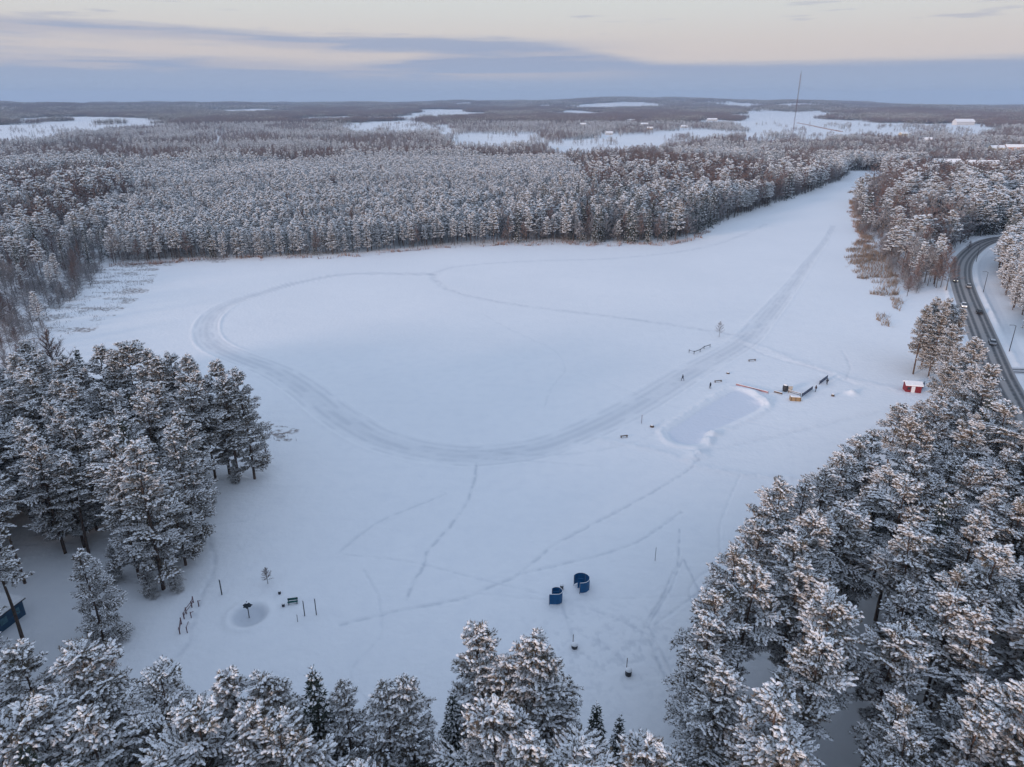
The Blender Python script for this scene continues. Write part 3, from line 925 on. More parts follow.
def scatter(name, coll, P, rz, scl, g, label=None, cat=None):
    """one object of stuff: instances of the tree meshes on surveyed points"""
    n = len(P)
    me = bpy.data.meshes.new(name)
    me.vertices.add(n); me.vertices.foreach_set("co", np.asarray(P, np.float32).ravel())
    a = me.attributes.new("rz", 'FLOAT', 'POINT'); a.data.foreach_set("value", rz.astype(np.float32))
    a = me.attributes.new("scl", 'FLOAT_VECTOR', 'POINT'); a.data.foreach_set("vector", scl.astype(np.float32).ravel())
    a = me.attributes.new("pick", 'INT', 'POINT'); a.data.foreach_set("value", g.integers(0, len(coll.objects), n).astype(np.int32))
    o = link(name, me)
    ng = bpy.data.node_groups.new(name, 'GeometryNodeTree')
    ng.interface.new_socket("Geometry", in_out='INPUT', socket_type='NodeSocketGeometry')
    ng.interface.new_socket("Geometry", in_out='OUTPUT', socket_type='NodeSocketGeometry')
    nn = ng.nodes.new; ll = ng.links.new
    gi = nn("NodeGroupInput"); go = nn("NodeGroupOutput"); ip = nn("GeometryNodeInstanceOnPoints"); ci = nn("GeometryNodeCollectionInfo")
    ci.inputs["Collection"].default_value = coll; ci.inputs["Separate Children"].default_value = True; ci.inputs["Reset Children"].default_value = True

    def na(nm, dt):
        k = nn("GeometryNodeInputNamedAttribute"); k.data_type = dt; k.inputs["Name"].default_value = nm; return k.outputs["Attribute"]
    ll(gi.outputs[0], ip.inputs["Points"]); ll(ci.outputs[0], ip.inputs["Instance"]); ip.inputs["Pick Instance"].default_value = True
    ll(na("pick", 'INT'), ip.inputs["Instance Index"])
    cx = nn("ShaderNodeCombineXYZ"); ll(na("rz", 'FLOAT'), cx.inputs[2])
    er = nn("FunctionNodeEulerToRotation"); ll(cx.outputs[0], er.inputs[0]); ll(er.outputs[0], ip.inputs["Rotation"])
    ll(na("scl", 'FLOAT_VECTOR'), ip.inputs["Scale"]); ll(ip.outputs[0], go.inputs[0])
    md = o.modifiers.new("trees", 'NODES'); md.node_group = ng
    return tag(o, label, cat, kind="stuff")


# ------------------------------------------------------------------ where trees stand
def jgrid(x0, x1, y0, y1, s, g, jit=0.42):
    nx = int((x1 - x0) / s); ny = int((y1 - y0) / s)
    ix, iy = np.meshgrid(np.arange(nx), np.arange(ny))
    x = x0 + (ix + 0.5 + (iy % 2) * 0.5 + g.uniform(-jit, jit, ix.shape)) * s
    y = y0 + (iy + 0.5 + g.uniform(-jit, jit, ix.shape)) * s
    return x.ravel(), y.ravel()


ELL = []          # small clearings round buildings: (x, y, radius)
BUILD = [  # px, py of base, width, depth, wall height, rot deg, wall, roof kind, tree-free radius
    (609, 135, 16, 9, 5, 10, 'white', 'gable', 22), (583, 126, 18, 10, 6, -15, 'white', 'gable', 22), (644, 126, 22, 11, 6, 5, 'white', 'gable', 24),
    (650, 130, 16, 10, 5, -20, 'yellow', 'gable', 20), (684, 128, 20, 10, 5, 12, 'white', 'gable', 22), (712, 121, 40, 14, 6, 0, 'white', 'gable', 30), (631, 122, 30, 12, 6, 0, 'yellow', 'gable', 26),
    (963, 125, 64, 26, 11, 4, 'white', 'gable', 55), (1014, 151, 28, 11, 6, -8, 'salmon', 'gable', 20), (946, 167, 28, 12, 5, -6, 'grey', 'gable', 24),
    (981, 168, 34, 12, 4.5, -10, 'yellow', 'gable', 24), (1017, 166, 18, 10, 5, 20, 'white', 'gable', 16), (903, 136, 18, 10, 5, 20, 'yellow', 'gable', 16),
    (927, 142, 16, 10, 5, -10, 'white', 'gable', 18), (1014, 205, 16, 10, 5.0, 25, 'white', 'gable', 14), (196, 112, 60, 20, 8, 5, 'white', 'gable', 50), (996, 151, 22, 10, 5, 5, 'yellow', 'gable', 18),
]
for b in BUILD:
    p = at(b[0], b[1]); rad = b[8]
    kd = 4.0 if p[1] > 1100 else 2.6
    ELL.append((p[0] - p[0] / p[1] * rad * (kd - 1.2), p[1] - rad * (kd - 1.2), rad * 1.1, kd))


SCRUB = poly([(884, 176), (898, 186), (905, 212), (908, 240), (903, 262), (914, 298), (895, 285), (886, 262), (866, 238), (856, 215), (856, 196), (868, 186)])
SCRUB_L = poly([(8, 352), (38, 322), (60, 306), (84, 294), (108, 266), (108, 256), (60, 262), (30, 285), (0, 300), (0, 352)])


def field_warp(X, Y):
    r = np.hypot(X, Y); k = sstep(900, 2500, r)
    return X + k * (fbm(X / 70, Y / 110, 90.0, 3) - 0.5) * 90, Y + k * (fbm(X / 60, Y / 120, 95.0, 3) - 0.5) * r * 0.09


def forested(X, Y):
    f = ~inside(open_poly, X, Y)
    WX, WY = field_warp(X, Y)
    cl = (fbm(X / 45, Y / 60, 97.0, 3) > 0.70) & (np.hypot(X, Y) > 1000)
    for q in fields: f &= ~inside(q, WX, WY) | cl
    f &= ~inside(thin, X, Y)
    f &= dist_line(ROAD, X, Y, 14) > 8.0
    f &= dist_line(FOOT, X, Y, 12) > 3.5
    f &= dist_line(LANE, X, Y, 10) > 6
    for ex, ey, er, ek in ELL: f &= (((X - ex) - (Y - ey) * ex / ey) ** 2 + ((Y - ey) / ek) ** 2) > er ** 2
    verge = poly([(985, 245), (1004, 243), (996, 262), (1003, 290), (1018, 325), (1040, 365), (1100, 440), (1030, 460), (980, 330), (968, 290)])
    f &= ~inside(verge, X, Y)
    f &= ~(inside(SCRUB, X, Y) & (hash2(np.floor(X / 4), np.floor(Y / 4), 2.0) > 0.16))
    f &= ~(inside(SCRUB_L, X, Y) & (hash2(np.floor(X / 3), np.floor(Y / 3), 1.0) > 0.22))
    c1 = poly([(905, 292), (946, 291), (958, 300), (962, 322), (905, 330)])
    f &= ~inside(c1, X, Y)
    return f


TREES = []   # x, y, height, kind (p pine, s spruce, b bare, r rimed bare), label, size hint
hand = []


def put_top(px, py, h, kind='p', label=None, cat=None, group=None, var=None):
    p = at(px, py, h)
    hand.append((p[0], p[1], h, kind, label, cat, group, var))


def put_base(px, py, h, kind="p", label=None, cat=None, group=None, var=None):
    p = at(px, py)
    hand.append((p[0], p[1], h, kind, label, cat, group, var))


LAB_L = ["snowy pine at the right end of the left wood, nearest the ski loop", "slim pine just inside the right end of the left wood", "tall pine second from the right end of the left wood",
         "pine between two taller ones near the right end of left wood", "tall pine on the far edge of left wood, fifth from its right end", "pine on the far edge of left wood, sixth from its right end",
         "shorter pine on the far edge of left wood, seventh from its right end", "pine on the far edge of left wood, eighth from its right end", "tallest pine rising above the far edge of the left wood",
         "pine directly left of the tallest one on left wood's far edge", "rounded pine third left of the tallest on left wood's far edge"]
for i, (x, y, h) in enumerate(LEFT_EDGE[:11]):
    put_top(x, y, h, 'p', LAB_L[i], var=[8, 3, 7, 3, 7, 8, 3, 7, 2, 6, 7][i])
put_top(75, 347, 22, 's', "pointed spruce on the far edge of the left wood")
put_top(58, 354, 21, 'p', "pine beside the brown bare tree on left wood's far edge")
put_top(45, 336, 21, 'b', "bare reddish-brown tree standing above the far edge of the left wood")
put_base(205, 520, 22, var=7, kind='p', label="pine on the lake side of left wood, beside the shaded snow")
put_base(196, 548, 23, var=8, kind='p', label="broad snow-laden pine on the lake side of the left wood")
put_base(163, 590, 25, 'p', "big heavily snowed pine at the front corner of the left wood", var=7)
put_base(140, 582, 22, var=7, kind='p', label="pine left of the big snowed one at the left wood's front corner")
put_base(185, 566, 18, var=8, kind='p', label="slender pine between the two broad ones at left wood's front")
put_base(104, 640, 15.5, 'bushy', "short bushy pine standing alone, snowy down to its skirt, in the left clearing")
for q_ in ((236, 484, 5.5, "knee-high young pine at the very tip of the left wood"), (208, 506, 6.5, "low young pine under the lake side edge of the left wood"), (202, 545, 6, "bushy young pine beside the shaded snow of the left wood"), (176, 590, 5.5, "low bushy pine right of the front corner of left wood"),
          (150, 596, 6, "small pine tucked under the front corner of the left wood"), (118, 580, 6.5, "small pine in the shade left of the left wood's front corner")):
    put_base(q_[0], q_[1], q_[2], 'bushy', q_[3])
put_base(268, 466, 4.0, 'bb', "thin dark shrub on the shore right of the left wood's tip")
put_base(23, 645, 21, 'p', "pine with long bare trunk beside the blue kiosk", var=1)
put_base(24, 584, 20, 'p', "pine behind the blue kiosk with dark reddish trunk foot", var=4)
LAB_R = ["small roadside pine at the top end of the right wood", "second roadside pine from the top end of the right wood", "pine between the roadside pines and the red hut",
         "pine right behind the red hut", "low pine in front of the red hut", "pine left of the red hut's front, on the wood edge", "edge pine of right wood, second below the red hut",
         "edge pine of right wood, third below the red hut", "edge pine of right wood, fourth below the red hut", "edge pine of right wood, fifth below the red hut", "edge pine beside the tall projecting one of the right wood",
         "tall dark pine projecting toward the lake from the right wood", "pine right below the tall projecting one of the right wood", "brownish edge pine in the middle of right wood's lake side",
         "edge pine of right wood level with the blue changing cabins", "edge pine of right wood just below the blue cabins' level", "leftmost pine of the right wood near the picture's bottom",
         "lowest edge pine of the right wood beside the snow strip", "broad pale pine just inside right wood's lower lake edge"]
for i, (x, y, h) in enumerate(RIGHT_EDGE):
    if i == 4: continue
    put_top(x, y, h, 'p', LAB_R[i], var=(0 if i == 11 else None))
put_top(921, 399, 13, 'p', "low pine hiding the foot of the board screen beside the red hut", var=7)
put_base(913, 374, 20, 'p', "left pine of the open pair beside the red hut, trunk visible", var=3)
put_base(929, 377, 22, 'p', "right pine of the open pair beside the red hut, thick trunk", var=8)
put_base(921, 368, 21, 'p', "pine rising between and behind the open pair by the hut", var=7)
put_base(937, 371, 21, 'p', "broad pine right of the open pair, toward the road", var=7)
put_base(948, 372, 19, 'p', "low-branched pine between the open pair and the roadside row", var=8)
put_base(940, 366, 18, 'p', "pine behind the open pair by the red hut")
put_base(922, 362, 17, 'p', "pine at the back of the open pair by the red hut")
LAB_B = ["pine at the bottom left corner, behind the bare-trunked one", "broad blue-shaded pine second from the bottom left corner", "pine in front of the broad one near bottom left", "wide pine of the bottom row left of the warm-lit one",
         "pine half hidden in the bottom row below the rail fence", "warm-lit pine of the bottom row, left of the dark spruce group", "pine with visible trunk in the bottom row beside the warm-lit one", "pine next left of the dark spruce in the bottom row",
         "small dense pine next right of the dark spruce in the bottom row", "pine left of the twin tops in the bottom row", "slim pine of the bottom row with pointed top, right of its twin", "tallest pine of the bottom row, below the trodden path",
         "pine between the two tallest of the bottom row", "broad tall pine of the bottom row nearest the blue cabins", "pine leaning against the broad tall one nearest the cabins", "last pine at the right end of the bottom row"]
for i, (x, y, h) in enumerate(BOTTOM): put_top(x, y, h, 'p', LAB_B[i], var={0: 3, 1: 2, 2: 6, 3: 5, 4: 8, 5: 7, 6: 3, 7: 6, 8: 6, 9: 6, 10: 6, 11: 3, 12: 8, 13: 3, 14: 6, 15: 6}.get(i))
put_top(312, 668, 22, 's', "dark narrow spruce in the bottom row with little snow")
put_top(452, 694, 17, 'S', "snow-draped spruce below the tallest bottom-row pine")
put_top(597, 703, 17, 's', "small dark spruce right of the broad tall bottom-row pine")
put_top(620, 716, 16, 's', "pointed young spruce second from the right end of the bottom row")
put_base(946, 291, 13, 'bb', "wide bare brown tree on the bank left of the road")
put_base(936, 288, 11, 'bb', "lower bare brown tree beside the wide one left of the road")
put_base(907, 296, 8, 'bb', "small bare tree on the reed bank by the clearing")
put_base(719, 337, 5.0, 'r', "small frosted bush standing alone on the lake snow")
put_base(268, 584, 3.0, 'bb', "small bare shrub on the snow above the dark parasol")
put_base(968, 251, 5.0, 'bb', "small bare roadside tree at the inner bend of the road")

# random fill
g = np.random.default_rng(21)
hx = np.array([h_[0] for h_ in hand]); hy = np.array([h_[1] for h_ in hand])
fill = []   # x y h kind


def add_zone(s, rmin, rmax, near=False):
    xm = rmax if rmax < 1e9 else 0
    ang = 41.0
    x, y = jgrid(-rmax * 0.72, rmax * 0.72, -60 if near else 0, rmax, s, g)
    r_ = np.hypot(x, y); a_ = np.degrees(np.arctan2(x, y))
    k = (r_ >= rmin) & (r_ < rmax)
    if near: k &= (y > 6) & (np.abs(x) < y * 0.86 + 22)
    else: k &= np.abs(a_) < ang
    x, y = x[k], y[k]
    k = forested(x, y)
    x, y = x[k], y[k]
    if near:
        bx_, by_, _ = project(x, y, 0); tx_, ty_, _ = project(x, y, 19.5)
        lim = np.interp(tx_ + 6, [955, 972, 988, 1002, 1014, 1026, 1070], [318, 326, 358, 392, 412, 420, 430])
        k = ~((by_ > 340) & (tx_ > 950) & (ty_ < lim)) & ~((tx_ > 560) & (tx_ < 690) & (ty_ < 762) & (y < 75)) & ~((x > 0) & (g.random(len(x)) < 0.15))
        x, y = x[k], y[k]
        dm = np.full(len(x), 1e9)
        for a, b in zip(hx, hy): dm = np.minimum(dm, np.hypot(x - a, y - b))
        k = dm > 3.6
        x, y = x[k], y[k]
    return x, y


def classify(x, y):
    px, py, dep = project(x, y, 0)
    n = len(x)
    u = g.random(n); nz = fbm(x / 90, y / 130, 40.0, 3); nz2 = fbm(x / 30, y / 45, 50.0, 3)
    kind = np.full(n, 'p', dtype='<U2'); h = g.uniform(15, 20, n)
    planted = inside(np.array([(110, 262), (95, 225), (150, 178), (350, 168), (560, 165), (590, 190), (520, 225), (480, 252), (300, 262.0)]), px, py)
    far = py < 172
    bareprob = np.where(far, 0.22 + sstep(0.42, 0.54, nz) * 0.7, 0.12 + sstep(0.44, 0.56, nz) * 0.75)
    bareprob = np.where(planted, 0.05 + 0.25 * sstep(0.56, 0.64, nz2), bareprob)
    brown = (((px - 75) / 90) ** 2 + ((py - 206) / 14) ** 2 < 1) | (((px - 670) / 95) ** 2 + ((py - 188) / 24) ** 2 < 1) | (((px - 250) / 260) ** 2 + ((py - 158) / 6) ** 2 < 1) | (((px - 910) / 40) ** 2 + ((py - 208) / 20) ** 2 < 1) | (((px - 960) / 80) ** 2 + ((py - 178) / 9) ** 2 < 1)
    bareprob = np.where(brown, np.maximum(bareprob, 0.55 + 0.4 * nz2), bareprob)
    leftm = (px < 115) & (py > 235) & (py < 350)
    bareprob = np.where(leftm, 0.72, bareprob)
    shore = (px > 480) & (py > 205) & (py < 246) & (px < 870)
    bareprob = np.where(shore, 0.40, bareprob)
    inner = (py > 330)
    bareprob = np.where(inner | ((px > 975) & (py > 230)), 0.0, bareprob)
    isb = u < bareprob
    kind[isb] = 'b'
    rimep = np.where(shore, 0.75, np.where(leftm, 0.65, np.where(brown, 0.15, 0.45)))
    kind[isb & (g.random(n) < rimep)] = 'r'
    nz3 = fbm(x / 55, y / 80, 55.0, 3)
    spr = (~isb) & (g.random(n) < np.where(inner, 0.03, np.where(planted, 0.01, 0.04 + 0.6 * sstep(0.5, 0.6, nz3))))
    kind[spr] = 's'
    h = np.where(planted, g.uniform(10.5, 16.5, n) * (0.85 + 0.35 * fbm(x / 45, y / 60, 44.0, 2)), h)
    h = np.where(inner, g.uniform(18, 23.5, n), h)
    h = np.where(inner & (px > 600) & (py < 420), h * 0.85, h)
    h = np.where(~planted & ~inner, h * g.uniform(0.62, 1.18, n), h)
    h = np.where(isb, h * g.uniform(0.6, 1.0, n), h) * np.interp(np.hypot(x, y), [700, 1200], [1.0, 0.70])
    h = np.where(leftm & isb, h * 0.6, h)
    h = np.where(leftm & ~isb, h * 0.8, h)
    tp_ = project(x, y, h)[1]
    low = inner & (px < 240) & (tp_ < 340)
    isb = isb | low
    kind[low] = np.where(g.random(int(low.sum())) < 0.7, 'r', 'b')
    h = np.where(low, g.uniform(3.5, 7, n), h)
    h = np.where((px > 995) & (py > 235) & (py < 345), g.uniform(13, 17, n), h)
    return kind, h, px, py, dep


for s, r0, r1, near in ((5.2, 0, 330, True), (3.9, 330, 620, False), (4.2, 620, 1000, False), (6.0, 1000, 1700, False), (8.5, 1700, 2700, False)):
    x, y = add_zone(s, r0, r1, near)
    k, h, px, py, dep = classify(x, y)
    fill.append((x, y, h, k, px, py))
FX, FY, FH, FK, FPX, FPY = [np.concatenate([f[i] for f in fill]) for i in range(6)]
FZ = np.where(np.hypot(FX, FY) < 1500, 0.0, hills(FX, FY))
order = np.argsort(np.hypot(FX, FY))
inframe = (FPX > -90) & (FPX < 1114)
# visible: the crown must be inside the picture
tpx, tpy, _ = project(FX, FY, FH)
inframe &= (tpy < 775) & (tpx > -25) & (tpx < 1049)


def zone_label(k, px, py, x, y):
    nm = {'p': 'snow-laden pine', 's': 'dark snow-dusted spruce', 'b': 'bare brown leafless tree', 'r': 'frosted pale leafless tree'}[k]
    g_ = {'p': 'pines', 's': 'spruces', 'b': 'bare brown trees', 'r': 'frosted bare trees'}[k]
    if py > 300 and px < 330 and y > 95: z = ("inside the wood on the left of the lake", "inside the left wood")
    elif px > 630 and py > 330 and (px > 690 or py > 600):
        if y > 170: z = ("in the far end of the right wood, toward the road", "in the right wood's far end")
        elif y > 100: z = ("in the middle of the dense right wood", "in the middle of the right wood")
        else: z = ("in the nearest part of the right wood, by the picture's corner", "in the right wood's near part")
    elif py > 640: z = ("standing among the bottom row below the beach", "among the bottom row")
    elif px < 130: z = ("on the marshy shore at the lake's left end", "on the marshy left shore")
    elif px > 975: z = ("on the slope right of the curving road", "on the slope right of the road")
    elif px > 850: z = ("on the bank between lake and road", "on the bank between lake and road")
    elif px > 480: z = ("in the far shore's front ranks, right of centre", "in the far shore wood right of centre")
    else: z = ("in the far shore's front ranks, left of centre", "in the far shore wood left of centre")
    return f"{nm} {z[0]}", f"{g_} {z[1]}"


CATS = {'p': ('pine_tree', 'pine tree'), 's': ('spruce_tree', 'spruce tree'), 'b': ('bare_tree', 'bare tree'), 'r': ('bare_tree', 'bare tree')}


ORD = ["first", "second", "third", "fourth", "fifth", "sixth", "seventh", "eighth", "ninth", "tenth", "eleventh", "twelfth", "13th", "14th", "15th", "16th", "17th", "18th", "19th", "20th"]


def row_labels(idx):
    """own label for each filled-in pine or spruce of the three near woods, by its row and place in the row"""
    zones = {}
    for i in idx:
        px, py, x, y = FPX[i], FPY[i], FX[i], FY[i]
        if px > 600 and py > 330 and y < 175: z = "right wood"
        elif px < 330 and y > 95 and py > 330: z = "left wood"
        elif py > 640 and px < 700: z = "bottom row's thicket"
        else: continue
        zones.setdefault(z, []).append(i)
    o = {}
    for z, I in zones.items():
        I.sort(key=lambda i: FY[i])
        n = 9
        for r_ in range(0, len(I), n):
            row = sorted(I[r_:r_ + n], key=lambda i: FPX[i])
            for c, i in enumerate(row):
                o[i] = f"snowy {'pine' if FK[i] == 'p' else 'spruce'} inside the {z}, {ORD[c]} from left in its {ORD[r_ // n]} row from below" if r_ // n < 20 else None
    return {k: v for k, v in o.items() if v}


def place_tree(x, y, z, h, k, label, group=None, var=None, far=False):
    if k == 'bushy': nm, cat = CATS['p']; src, h0 = bushy[0], 22.0
    elif k == 'S': nm, cat = CATS['s']; src, h0 = spruce0s[0], 20.0
    elif k == 'bb': nm, cat = CATS['b']; src, h0 = bare0[int(abs(x * 7 + y)) % 3], 15.0
    else:
        nm, cat = CATS[k]
        idx = int(abs(x * 13.7 + y * 7.1))
        if k == 'p': src, h0 = ((pine0[var if var is not None else ((idx % 9) if x < 0 and y > 90 and idx % 3 else (7 + idx % 2 if x < 0 and y > 90 else idx % 7))]) if not far else pine1[idx % 6]), 22.0
        elif k == 's': src, h0 = (spruce0[idx % 2] if not far else spruce1[idx % 3]), 20.0
        elif k == 'b': src, h0 = (bare0 if not far else bare1)[idx % 3], 15.0
        else: src, h0 = rime1[idx % 3], 15.0
    t = thing(nm, label, cat, (x, y, z), g.uniform(0, 6.28), group)
    s = h / h0
    wide = g.uniform(0.92, 1.12)
    if k == 'bb': wide = 1.5
    if k in ('b', 'r') and h < 6: wide = 1.3
    t.scale = (s * wide, s * wide, s)
    if k in ('p',) and far is False: t.scale = (max(s, 0.86) * wide, max(s, 0.86) * wide, s)
    link("trunk", src[0], t); link("crown", src[1], t)
    return t


hz = ground_z(hx, hy)
for (x, y, h, k, lab, cat, grp, var), z in zip(hand, hz):
    place_tree(x, y, z - 0.05, h, k, lab, grp, var)
used = np.zeros(len(FX), bool)
counts = {'p': 300 - len(hand), 's': 240, 'b': 150, 'r': 150}
RL = row_labels([i for k_, lim_ in (('p', counts['p']), ('s', counts['s'])) for i in [j for j in order if FK[j] == k_ and inframe[j]][:lim_]])
for k, lim in counts.items():
    idx = [i for i in order if FK[i] == k and inframe[i]][:lim]
    zs = ground_z(FX[idx], FY[idx])
    for i, z in zip(idx, zs):
        lab, grp = zone_label(k, FPX[i], FPY[i], FX[i], FY[i]); lab = RL.get(i, lab)
        place_tree(FX[i], FY[i], z, FH[i], k, lab, grp, None, far=math.hypot(FX[i], FY[i]) > 260)
        used[i] = True
rest = ~used
RR = np.hypot(FX, FY)
FK[rest & (RR < 330) & (FK == 's')] = 'p'
for k, coll, nm, lab, cond, h0 in (
        ('p', p_pine0, "near_pine_forest", None, RR < 300, 22.0), ('p', p_pine1, "pine_forest", None, (RR >= 300) & (RR < 640), 22.0), ('p', p_pine2, "far_pine_forest", None, RR >= 640, 22.0),
        ('s', p_spruce, "spruce_forest", None, RR > 0, 20.0), ('b', p_bare, "bare_forest", None, RR > 0, 15.0), ('r', p_rime, "frosted_forest", None, RR > 0, 15.0)):
    m = rest & (FK == k) & cond
    n = int(m.sum())
    if n == 0: continue
    s = FH[m] / h0
    wd = s * g.uniform(0.9, 1.25, n) * np.where(FPX[m] > 840, 1.35, np.where((FPX[m] > 120) & (FPX[m] < 600), 0.84, 1.08))
    if k in 'br': wd = wd * 1.25
    P = np.column_stack([FX[m], FY[m], FZ[m]])
    scatter(nm, coll, P, g.uniform(0, 6.28, n), np.column_stack([wd, wd, s]), g,
            {'near_pine_forest': "hindmost snowy pines of the near woods", 'pine_forest': "dense snowy pine wood beyond the lake", 'far_pine_forest': "snowy pine forest stretching to the fields", 'spruce_forest': "dark spruces scattered through the far forest",
             'bare_forest': "brown leafless trees of the far forest", 'frosted_forest': "pale frosted leafless trees of the far forest"}[nm], "forest")
# woods behind the camera that shade the shore
x, y = jgrid(-330, 90, -300, 60, 7.5, g)
k = (~inside(open_poly, x, y)) & ~((y > 6) & (np.abs(x) < y * 0.86 + 22)) & (np.hypot(x, y) > 20)
x, y = x[k], y[k]
s = g.uniform(18, 24, len(x)) / 22
scatter("shore_pine_wood", p_pine0, np.column_stack([x, y, 0 * x]), g.uniform(0, 6.28, len(x)), np.column_stack([s * 1.2, s * 1.2, s]), g, "snowy pine wood behind the beach", "forest")

# far stands 2.7 km .. 11 km
def stands(s, r0, r1, sc_, zsc):
    x, y = jgrid(-r1 * 0.7, r1 * 0.7, 0, r1, s, g)
    r_ = np.hypot(x, y); k = (r_ >= r0) & (r_ < r1) & (np.abs(np.arctan2(x, y)) < R(41))
    x, y = x[k], y[k]
    k = np.ones(len(x), bool)
    wx, wy = field_warp(x, y)
    cl = fbm(x / 130, y / 220, 97.0, 3) > 0.72
    for q in fields: k &= ~inside(q, wx, wy) | cl
    for ex, ey, er, ek in ELL: k &= (((x - ex) - (y - ey) * ex / ey) ** 2 + ((y - ey) / ek) ** 2) > (er * 1.6) ** 2
    clr = fbm(x / 420, y / 900, 60.0, 4)
    k &= clr < 0.555
    x, y = x[k], y[k]
    z = hills(x, y); n = len(x)
    b = (fbm(x / 400, y / 900, 70.0, 3) + g.normal(size=n) * 0.08) > 0.50
    for m, coll, nm, lab in ((~b, p_patch, "distant_conifer_forest", "dark conifer forest running to the horizon"), (b, p_patchb, "distant_bare_forest", "leafless woods among the distant fields")):
        c = int(m.sum())
        zz = zsc * g.uniform(0.8, 1.2, c)
        scatter(nm, coll, np.column_stack([x[m], y[m], z[m]]), g.uniform(0, 6.28, c), np.column_stack([np.full(c, sc_), np.full(c, sc_), zz]), g, lab, "forest")


stands(52, 2700, 5200, 1.0, 1.0)
stands(120, 5200, 11300, 2.4, 1.35)

# lone small trees and hedges in the fields (dark clump by the great field)
# ------------------------------------------------------------------ reeds and thickets (stuff)


def reed_mesh(name, regions, m, h=(1.2, 2.3), w=0.06, label=None, cat="reeds", per=3.0, lean=0.35, wander=9.0):
    a = Acc(); V = []
    gg = np.random.default_rng(5)
    for P in regions:
        x0, y0 = P.min(0); x1, y1 = P.max(0)
        n = int((x1 - x0) * (y1 - y0) * per)
        n = min(n, 90000)
        x = gg.uniform(x0, x1, n); y = gg.uniform(y0, y1, n)
        k = inside(P, x, y) & (fbm(x / 6, y / 6, 80.0, 3) + gg.normal(size=n) * 0.06 > 0.42)
        x, y = x[k], y[k]; n = len(x)
        x, y = x + (fbm(x / 9, y / 9, 31.0, 3) - 0.5) * wander, y + (fbm(x / 9, y / 14, 33.0, 3) - 0.5) * wander * 2
        z = ground_z(x, y) - 0.05
        hh = gg.uniform(*h, n) * (0.6 + 0.7 * fbm(x / 5, y / 5, 81.0, 2)); an = gg.uniform(0, 3.14, n)
        ww = w * gg.uniform(0.6, 1.6, n)
        b0 = np.column_stack([x - np.cos(an) * ww, y - np.sin(an) * ww, z]); b1 = np.column_stack([x + np.cos(an) * ww, y + np.sin(an) * ww, z])
        tp = np.column_stack([x + gg.normal(size=n) * hh * lean, y + gg.normal(size=n) * hh * lean, z + hh])
        V.append(np.stack([b0, b1, tp], 1).reshape(-1, 3))
    V = np.vstack(V)
    a.add(V, np.arange(len(V)).reshape(-1, 3))
    return tag(link(name, a.mesh(name, [m])), label, cat, kind="stuff")


reed_mesh("tan_reeds", [poly([(846, 264), (852, 250), (860, 234), (872, 240), (886, 258), (897, 280), (890, 292), (872, 284), (857, 276)]), poly([(850, 198), (860, 200), (868, 236), (858, 240)]),
                        poly([(872, 290), (880, 287), (892, 292), (890, 298), (876, 297)]), poly([(892, 302), (900, 300), (906, 308), (898, 311)]),
                        poly([(880, 326), (886, 317), (894, 319), (890, 328)]), poly([(850, 193), (858, 188), (884, 193), (886, 200), (862, 198)]),
                        poly([(862, 178), (884, 178), (888, 182), (866, 182)])], REED, label="tan reeds along the right shore of the lake", per=4.0, w=0.09)
reed_mesh("rusty_reeds", [poly([(470, 245), (560, 243.5), (655, 243), (690, 240), (706, 230), (710, 233), (700, 241), (660, 245.5), (560, 246), (480, 247)]),
                          poly([(110, 264), (200, 260), (330, 256), (430, 249), (470, 246), (430, 250.5), (330, 257.5), (200, 262), (120, 267)]),
                          poly([(850, 200), (862, 205), (866, 238), (876, 250), (858, 246), (852, 222)])], RUSTREED, label="thin rusty reeds edging the lake", per=2.2, w=0.10, h=(0.8, 2.0))
reed_mesh("marsh_grass", [poly([(0, 365), (40, 352), (95, 325), (140, 292), (155, 268), (110, 262), (60, 270), (0, 290)]), poly([(262, 440), (268, 424), (300, 430), (288, 442)])],
          RIME, label="frosted marsh grass at the lake's left end", per=0.9, w=0.07, h=(0.3, 1.3))


def thicket(name, regions, coll, s, h, label, seed):
    gg = np.random.default_rng(seed); X_ = []; Y_ = []
    for P in regions:
        x0, y0 = P.min(0); x1, y1 = P.max(0)
        x, y = jgrid(x0, x1, y0, y1, s, gg); k = inside(P, x, y) & (gg.random(len(x)) < 0.8)
        x, y = x[k], y[k]
        X_.append(x + (fbm(x / 12, y / 12, 31.0, 3) - 0.5) * 10); Y_.append(y + (fbm(x / 12, y / 16, 33.0, 3) - 0.5) * 22)
    X_ = np.concatenate(X_); Y_ = np.concatenate(Y_); n = len(X_)
    sc_ = gg.uniform(*h, n) / 15.0
    scatter(name, coll, np.column_stack([X_, Y_, ground_z(X_, Y_)]), gg.uniform(0, 6.28, n), np.column_stack([sc_ * 2.0, sc_ * 2.0, sc_]), gg, label, "bushes")


